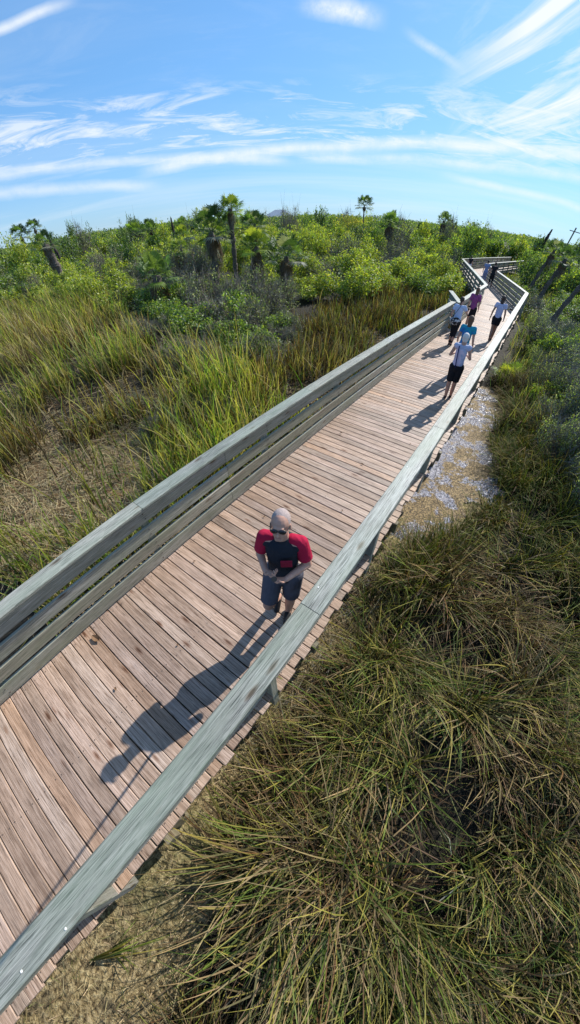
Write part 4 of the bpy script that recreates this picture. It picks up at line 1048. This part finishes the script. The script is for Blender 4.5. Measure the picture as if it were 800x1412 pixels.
def quadpatch(name, c, u, v, w, h, mat, parent, th=.004, seg=1):
    u = u/np.linalg.norm(u); v = v/np.linalg.norm(v); n = np.cross(u, v)
    V = [c+u*a*w/2+v*b*h/2+n*t for t in (0, th) for (a, b) in ((-1, -1), (1, -1), (1, 1), (-1, 1))]
    F = [(3, 2, 1, 0), (4, 5, 6, 7), (0, 1, 5, 4), (1, 2, 6, 5), (2, 3, 7, 6), (3, 0, 4, 7)]
    me = bpy.data.meshes.new(name); me.from_pydata([tuple(p) for p in V], [], F); me.materials.append(mat)
    bm = bmesh.new(); bm.from_mesh(me); bmesh.ops.recalc_face_normals(bm, faces=bm.faces); bm.to_mesh(me); bm.free()
    return link(name, me, parent)
C_REDD = mat_cloth('dark_red_pocket', (.26, .015, .04))
quadpatch('pocket', J['chest']+L*.062*k+f*(.1265*k+e)-dz(.045), L-f*.22, np.array([0, 0, 1.])+f*.10, .10, .095, C_REDD, root, .012)
hc, hl, hF, hU = I['hc'], I['hl'], I['hF'], I['hU']; ax = np.stack([hl, hF, hU])
fuse('hair', [ellipsoid(hc+hU*.040*k-hF*.020*k, .0775*k, .092*k, .094*k, ax)], HAIRG, .006, 1, root)
GL = mat_plain('black_sunglass_lens', (.006, .006, .008), .12, .1, 10, .6)
sg_ = []
for s2 in (-1, 1):
    sg_.append(ellipsoid(hc+hF*.093*k+hl*s2*.033*k+hU*.008*k, .031*k, .010*k, .021*k, ax)); sg_.append(capsule(hc+hF*.088*k+hl*s2*.062*k+hU*.016*k, .005, hc-hF*.0*k+hl*s2*.082*k+hU*.012*k, .004, ns=8))
sg_.append(capsule(hc+hF*.103*k-hl*.01+hU*.013*k, .0045, hc+hF*.103*k+hl*.01+hU*.013*k, .0045, ns=8))
fuse('sunglasses', sg_, GL, .0035, 1, root)
LIP = mat_plain('lips', (.36, .17, .15), .5, .1, 40)
fuse('mouth', [capsule(hc+hF*.0875*k-hU*.060*k-hl*.02*k, .0042, hc+hF*.0875*k-hU*.060*k+hl*.02*k, .0042, ns=8)], LIP, .003, 1, root)
# the stick runs from his hands up towards the viewer
CAM = np.array([2.853125, 0.0, 3.561226])
hp = np.array([MX, MY, 0])+(J['wrL']+J['wrR'])/2+f*.055+dz(.015)
dv = CAM-hp; Lv = np.linalg.norm(dv); dv /= Lv
so = empty('selfie_stick', tuple(hp)); tag(so, 'thin black telescopic selfie stick held up in both hands by the man in front', 'selfie stick')
M['stick'] = mat_plain('black_stick_metal', (.02, .02, .02), .4, .1, 30)
def rod(name, a, b, r0, r1, parent):
    v, F_ = capsule(dv*a, r0, dv*b, r1, flat0=True, flat1=True, ns=12)
    me = bpy.data.meshes.new(name); me.from_pydata([tuple(p) for p in v], [], F_); me.materials.append(M['stick'])
    bm = bmesh.new(); bm.from_mesh(me); bmesh.ops.recalc_face_normals(bm, faces=bm.faces); bm.to_mesh(me); bm.free(); return link(name, me, parent)
rod('grip', -.10, .10, .013, .013, so)
for i in range(4): rod('tube', .10+i*.42, .10+(i+1)*.42, .0125-.0012*i, .0125-.0012*i, so)

# --- the walkers further on
W_TOP = mat_cloth('shade_tinted_white_top', (.42, .46, .62), (.60, .50, .62), 5, 'blot'); BLK = mat_cloth('black_cloth', (.018, .019, .024)); BLU = mat_cloth('blue_strap', (.02, .03, .12))  # top: bluish cast of backlit pale cloth is put into its colour
WHT = mat_plain('white_hair', (.62, .60, .58), .8, .15, 60, bump=.6); BRN = mat_plain('brown_hair', (.13, .075, .045), .6, .3, 60, bump=.6); DKB = mat_plain('dark_brown_hair', (.05, .032, .025), .6, .3, 60, bump=.6)
SHOE = mat_plain('dark_sandal', (.035, .025, .03), .6, .2, 30); SHW = mat_plain('pale_shoe', (.45, .42, .42), .6, .2, 30)
jw = J_(elL=(.25, .02, 1.16), wrL=(.12, .22, 1.20), elR=(-.25, .02, 1.16), wrR=(-.12, .22, 1.20), knL=(.07, .02, .49), anL=(.055, -.02, .085), toL=(.06, .14, .036), knR=(-.07, .05, .49), anR=(-.065, .10, .085), toR=(-.07, .26, .036))
root, J, G, I = person('white-haired woman in pale sleeveless top and black knee shorts, nearest of the walkers', 1.74, 8.18, (-.12, 1), 1.62, jw, {'hem': .02}, W_TOP, .97, BLK, SK_M, 'short', WHT, SHOE, .011, True, sleeves=.12)
k, L, f, e = I['k'], I['L'], I['f'], I['e']
fuse('bag_strap', [capsule(J['shL']*.55+J['neck']*.45-f*(.115*k), .013, J['waist']+L*.05-f*(.122*k+e), .013, ns=8), capsule(J['waist']+L*.05-f*(.122*k+e), .013, J['pelvis']+L*.03-f*(.125*k+e), .013, ns=8)], BLU, .008, 1, root)
TEAL = mat_cloth('teal_blue_top', (.02, .30, .42), (.03, .16, .42), 5, 'blot'); LTB = mat_cloth('light_blue_trousers', (.10, .26, .52), (.5, .6, .7), 3, 'blot')
jt = J_(wrL=(.22, .15, .95), wrR=(-.26, .02, .88), knL=(.08, .07, .49), anL=(.08, .12, .085), toL=(.08, .28, .036), knR=(-.08, -.02, .49), anR=(-.08, -.16, .10), toR=(-.08, -.01, .036))
person('woman in teal and blue top with shoulder-length brown hair, behind the white-haired woman', 1.50, 9.95, (-.05, 1), 1.66, jt, {'hem': -.04, 'flare': 1.04}, TEAL, 1.85, LTB, SK_M, 'long', BRN, SHW, .011, True, sleeves=.5)
WB = mat_cloth('shade_tinted_white_tee', (.50, .58, .78)); BAGM = mat_cloth('black_white_patterned_bag', (.02, .02, .025), (.55, .55, .55), 14, 'blot')  # tee: blue tint of its backlit, shaded side goes into the base colour
j3 = J_(elR=(-.30, .06, 1.20), wrR=(-.30, .28, 1.32), elL=(.24, -.02, 1.13), wrL=(.22, .10, .90), knL=(.06, .03, .49), anL=(.05, .0, .085), toL=(.05, .16, .036), knR=(-.05, .0, .49), anR=(-.03, -.10, .10), toR=(-.03, .05, .036))
root, J, G, I = person('woman in white T-shirt tinted blue as if in shade and black leggings carrying a patterned bag', .66, 12.7, (.0, 1), 1.64, j3, {'hem': .02}, WB, 1.95, BLK, SK_M, 'pony', DKB, SHOE, .011, True, sleeves=.5)
gx = Fig(.66, 12.7, (0, 1), 1.64); bp = np.array([.66, 12.7, 0])+gx.P(.03, -.17, .93)
v, F_ = ellipsoid((0, 0, 0), .19, .075, .14); v2, F2_ = capsule((-.12, 0, .1), .010, (.06, .03, .5), .010, ns=8)
bo = empty('shoulder_bag', tuple(bp)); tag(bo, 'black and white patterned shoulder bag on the hip of the woman in black leggings', 'bag')
fuse('pouch', [(v, F_)], BAGM, .012, 1, bo); fuse('strap', [(v2, F2_)], BLK, .008, 1, bo)
PNK = mat_cloth('pink_plaid_shirt', (.46, .09, .26), (.10, .05, .14), 7, 'check')
j4 = J_(wrL=(.23, .06, .87), knL=(.08, .0, .49), anL=(.08, -.08, .09), toL=(.08, .08, .036), knR=(-.08, .06, .49), anR=(-.08, .10, .085), toR=(-.08, .26, .036))
person('woman in pink plaid shirt with brown hair, furthest of the near group', .66, 15.6, (.0, 1), 1.66, j4, {'hem': -.05, 'flare': 1.1}, PNK, .8, BLK, SK_M, 'long', BRN, SHW, .012, True, sleeves=.7)
TEE_SHADE = mat_cloth('shade_tinted_pale_tee', (.46, .48, .66));  # tee colour carries the lavender tint of its shaded back
j5 = J_(elL=(.235, -.05, 1.14), wrL=(.26, -.02, .88), elR=(-.235, .0, 1.13), wrR=(-.25, .12, .90), knL=(.05, -.03, .50), anL=(.03, -.20, .12), toL=(.03, -.07, .036), knR=(-.05, .09, .49), anR=(-.03, .12, .085), toR=(-.03, .28, .036))
person('woman in pale T-shirt tinted lavender as if in shade and dark shorts walking alone along the right rail', 1.76, 14.7, (-.05, 1), 1.68, j5, {'hem': .0}, TEE_SHADE, .62, BLK, SK_T, 'long', DKB, SHOE, .012, True, sleeves=.45)
BLT = mat_cloth('faded_blue_shirt', (.20, .26, .45)); PLW = mat_cloth('white_cloth', (.60, .62, .72))
jf = J_()
person('distant figure in faded blue shirt on the shaded stretch after the bend', -1.45, 31.9, (-.3, .95), 1.72, jf, {}, BLT, 1.95, BLT, SK_M, 'short', DKB, SHOE, .02)
person('distant figure dressed in black close to the far right railing', -.72, 30.6, (-.3, .95), 1.74, jf, {}, BLK, 1.95, BLK, SK_M, 'short', DKB, SHOE, .02)
person('distant figure in black top with white trousers furthest along the boardwalk', -3.7, 37.0, (-.3, .95), 1.55, jf, {}, BLK, 1.95, PLW, SK_M, 'short', DKB, SHOE, .02)

# ------------------------------------------------------------------ world, sun, camera
SUN_AZ = R(8.2); SUN_EL = R(36.0)
w = bpy.data.worlds.new('World'); sc.world = w; w.use_nodes = True; nt = w.node_tree; nt.nodes.clear(); N = NT(nt)
out = nt.nodes.new('ShaderNodeOutputWorld'); bg = N.n('Background'); bg.inputs['Strength'].default_value = .075
sky = N.n('TexSky', sky_type='NISHITA'); sky.sun_disc = False; sky.sun_elevation = SUN_EL; sky.sun_rotation = SUN_AZ
sky.air_density = 1.0; sky.dust_density = .6; sky.ozone_density = 2.0; sky.altitude = 0
tc = N.n('TexCoord').outputs['Generated']; sp = N.n('SeparateXYZ'); N.l(tc, sp.inputs[0])
zd = N.math('ADD', N.math('MAXIMUM', sp.outputs['Z'], .01), .09)
def dot(v, d):
    nd = N.n('VectorMath', operation='DOT_PRODUCT'); N.l(v, nd.inputs[0]); nd.inputs[1].default_value = d; return nd.outputs['Value']
AZV = R(-36)
al = N.math('DIVIDE', dot(tc, (math.sin(AZV), math.cos(AZV), 0)), zd); ac = N.math('DIVIDE', dot(tc, (math.cos(AZV), -math.sin(AZV), 0)), zd)
def comb(x, y, sx, sy, ox=0., oy=0.):
    cb = N.n('CombineXYZ'); N.l(N.math('MULTIPLY_ADD' if False else 'ADD', N.math('MULTIPLY', x, sx), ox), cb.inputs[0]); N.l(N.math('ADD', N.math('MULTIPLY', y, sy), oy), cb.inputs[1]); return cb.outputs[0]
z = sp.outputs['Z']
# thin veil low over the horizon, mackerel flecks in the middle, hooked cirrus on the upper right
c1 = N.noise(comb(ac, al, .16, .55, 4.0, 1.0), 1.3, 9, .6, .5)
c2 = N.noise(comb(ac, al, .55, 1.1, 2.0, 7.0), 2.6, 9, .68, .9)
c3 = N.noise(comb(ac, al, .9, .22, 5.5, 3.0), 1.9, 9, .62, 1.6)
m1 = N.ramp(z, [(0.0, (.15,)*3), (.03, (.22,)*3), (.13, (.22,)*3), (.20, (.12,)*3), (.5, (.05,)*3)])
m2 = N.ramp(z, [(.11, (0,)*3), (.16, (.85,)*3), (.23, (.6,)*3), (.27, (.05,)*3), (.6, (.1,)*3)])
m3 = N.ramp(N.math('ADD', N.math('MULTIPLY', dot(tc, (math.cos(AZV), -math.sin(AZV), 0)), 1.0), N.math('MULTIPLY', z, .25)), [(.36, (0,)*3), (.50, (.95,)*3)])
m3 = N.mix(1.0, m3, N.ramp(z, [(.12, (0,)*3), (.2, (1,)*3)]), 'MULTIPLY')
a1 = N.mix(1.0, N.ramp(c1, [(.44, (0,)*3), (.68, (1,)*3)]), m1, 'MULTIPLY')
a2 = N.mix(1.0, N.ramp(c2, [(.50, (0,)*3), (.66, (1,)*3)]), m2, 'MULTIPLY')
a3 = N.mix(1.0, N.ramp(c3, [(.46, (0,)*3), (.62, (1,)*3)]), m3, 'MULTIPLY')
ca = N.mix(1.0, N.mix(1.0, a1, a2, 'SCREEN'), a3, 'SCREEN')
# aircraft trails: great-circle bands (normal, half width, strength, limits on the across axis)
def trail(n, wd, st, lo, hi, soft=.5):
    global ca
    dd = N.math('ABSOLUTE', N.math('ADD', dot(tc, n), N.math('MULTIPLY', N.math('SUBTRACT', N.noise(tc, 5, 5, .6), .5), wd*1.6)))
    f = N.ramp(N.math('DIVIDE', dd, wd), [(.15, (1,)*3), (1.0, (0,)*3)])
    br = N.ramp(N.noise(tc, 14, 6, .7), [(.3, (1-soft,)*3), (.6, (1,)*3)])
    ax_ = dot(tc, (math.cos(AZV), -math.sin(AZV), 0))
    lim = N.mix(1.0, N.ramp(N.math('ADD', ax_, 1.0), [((lo+1)/2.5, (0,)*3), ((lo+1)/2.5+.03, (1,)*3)]), (1, 1, 1, 1), 'MULTIPLY')
    g1 = N.n('MapRange', interpolation_type='SMOOTHSTEP'); N.l(ax_, g1.inputs[0]); g1.inputs[1].default_value = lo; g1.inputs[2].default_value = lo+.08
    g2 = N.n('MapRange', interpolation_type='SMOOTHSTEP'); N.l(ax_, g2.inputs[0]); g2.inputs[1].default_value = hi; g2.inputs[2].default_value = hi+.08; g2.inputs[3].default_value = 1; g2.inputs[4].default_value = 0
    k_ = N.math('MULTIPLY', N.math('MULTIPLY', g1.outputs[0], g2.outputs[0]), st)
    f = N.math('MULTIPLY', N.math('MULTIPLY', f, br), k_)
    cc2 = N.n('CombineColor'); [N.l(f, cc2.inputs[i]) for i in range(3)]
    ca = N.mix(1.0, ca, cc2.outputs[0], 'SCREEN')
trail((-0.1898, 0.3928, -0.8998), 0.01, 0.8, -1.00, -0.43, 0.3)
trail((-0.1236, 0.0546, -0.9908), 0.013, 0.55, -1.00, -0.06, 0.5)
trail((-0.0236, 0.1584, -0.9871), 0.017, 0.75, -0.35, 1.00, 0.5)
trail((-0.1144, -0.0201, -0.9932), 0.015, 0.5, -1.00, -0.36, 0.6)
trail((-0.1295, 0.0714, -0.9890), 0.010, 0.5, 0.32, 1.00, 0.5)
trail((-0.2111, 0.0549, -0.9759), 0.004, 0.5, -0.35, -0.28, 0.2)
trail((-0.0420, 0.1211, -0.9918), 0.014, 0.5, -0.00, 1.00, 0.6)
trail((-0.2833, 0.2473, -0.9266), .020, .9, 0.0, .11, .85)
trail((-0.5004, 0.1162, -0.8579), .010, .6, .20, .27, .85)
cp = N.n('Gamma'); N.l(sky.outputs[0], cp.inputs[0]); cp.inputs[1].default_value = .50
tint = N.mix(1.0, cp.outputs[0], (1.40, 2.65, 4.1, 1), 'MULTIPLY')
hz_ = N.ramp(z, [(0.0, (.38,)*3), (.10, (.10,)*3), (.25, (0,)*3)])
tint = N.mix(hz_, tint, (7.4, 8.7, 9.9, 1))
skc = N.mix(ca, tint, (9.7, 10.2, 10.6, 1))
N.l(skc, bg.inputs[0]); N.l(bg.outputs[0], out.inputs[0])

sd = bpy.data.lights.new('sun', 'SUN'); sd.energy = 5.0; sd.angle = R(.55); sd.color = (1, .955, .88)
so_ = bpy.data.objects.new('sun', sd); col.objects.link(so_)
sdir = Vector((math.sin(SUN_AZ)*math.cos(SUN_EL), math.cos(SUN_AZ)*math.cos(SUN_EL), math.sin(SUN_EL)))
so_.rotation_euler = sdir.to_track_quat('Z', 'Y').to_euler(); so_.location = (0, 0, 30)

cd = bpy.data.cameras.new('camera'); co = bpy.data.objects.new('camera', cd); col.objects.link(co)
Fv = Vector((-.40750874, .55339065, -.72642647)); Rv = Vector((.80847917, .58850165, -.00521871)); Uv = Vector((-.42461519, .58942734, .68722438))
mw = Matrix((( Rv.x, Uv.x, -Fv.x, CAM[0]), (Rv.y, Uv.y, -Fv.y, CAM[1]), (Rv.z, Uv.z, -Fv.z, CAM[2]), (0, 0, 0, 1)))
co.matrix_world = mw
cd.type = 'PANO'; cd.sensor_fit = 'HORIZONTAL'; cd.sensor_width = 8.0; cd.sensor_height = 8.0*1024/580
cc_ = cd.cycles if hasattr(cd, "cycles") else cd; cc_.panorama_type = 'FISHEYE_LENS_POLYNOMIAL'; cc_.fisheye_fov = R(178)
K = [-0.000985685141336553, 0.22913718186155912, -0.002397242688132682, -0.001500071558880163, 8.965527009680008e-05]
for i, kv in enumerate(K): setattr(cc_, 'fisheye_polynomial_k%d' % i, -kv if i else 0.0)
cd.clip_start = .05; cd.clip_end = 6000
sc.camera = co
sc.view_settings.view_transform = 'Standard'; sc.view_settings.look = 'None'; sc.view_settings.gamma = 1; sc.view_settings.use_curve_mapping = False
sc.view_settings.exposure = .42
sc.cycles.max_bounces = 6; sc.cycles.transparent_max_bounces = 4
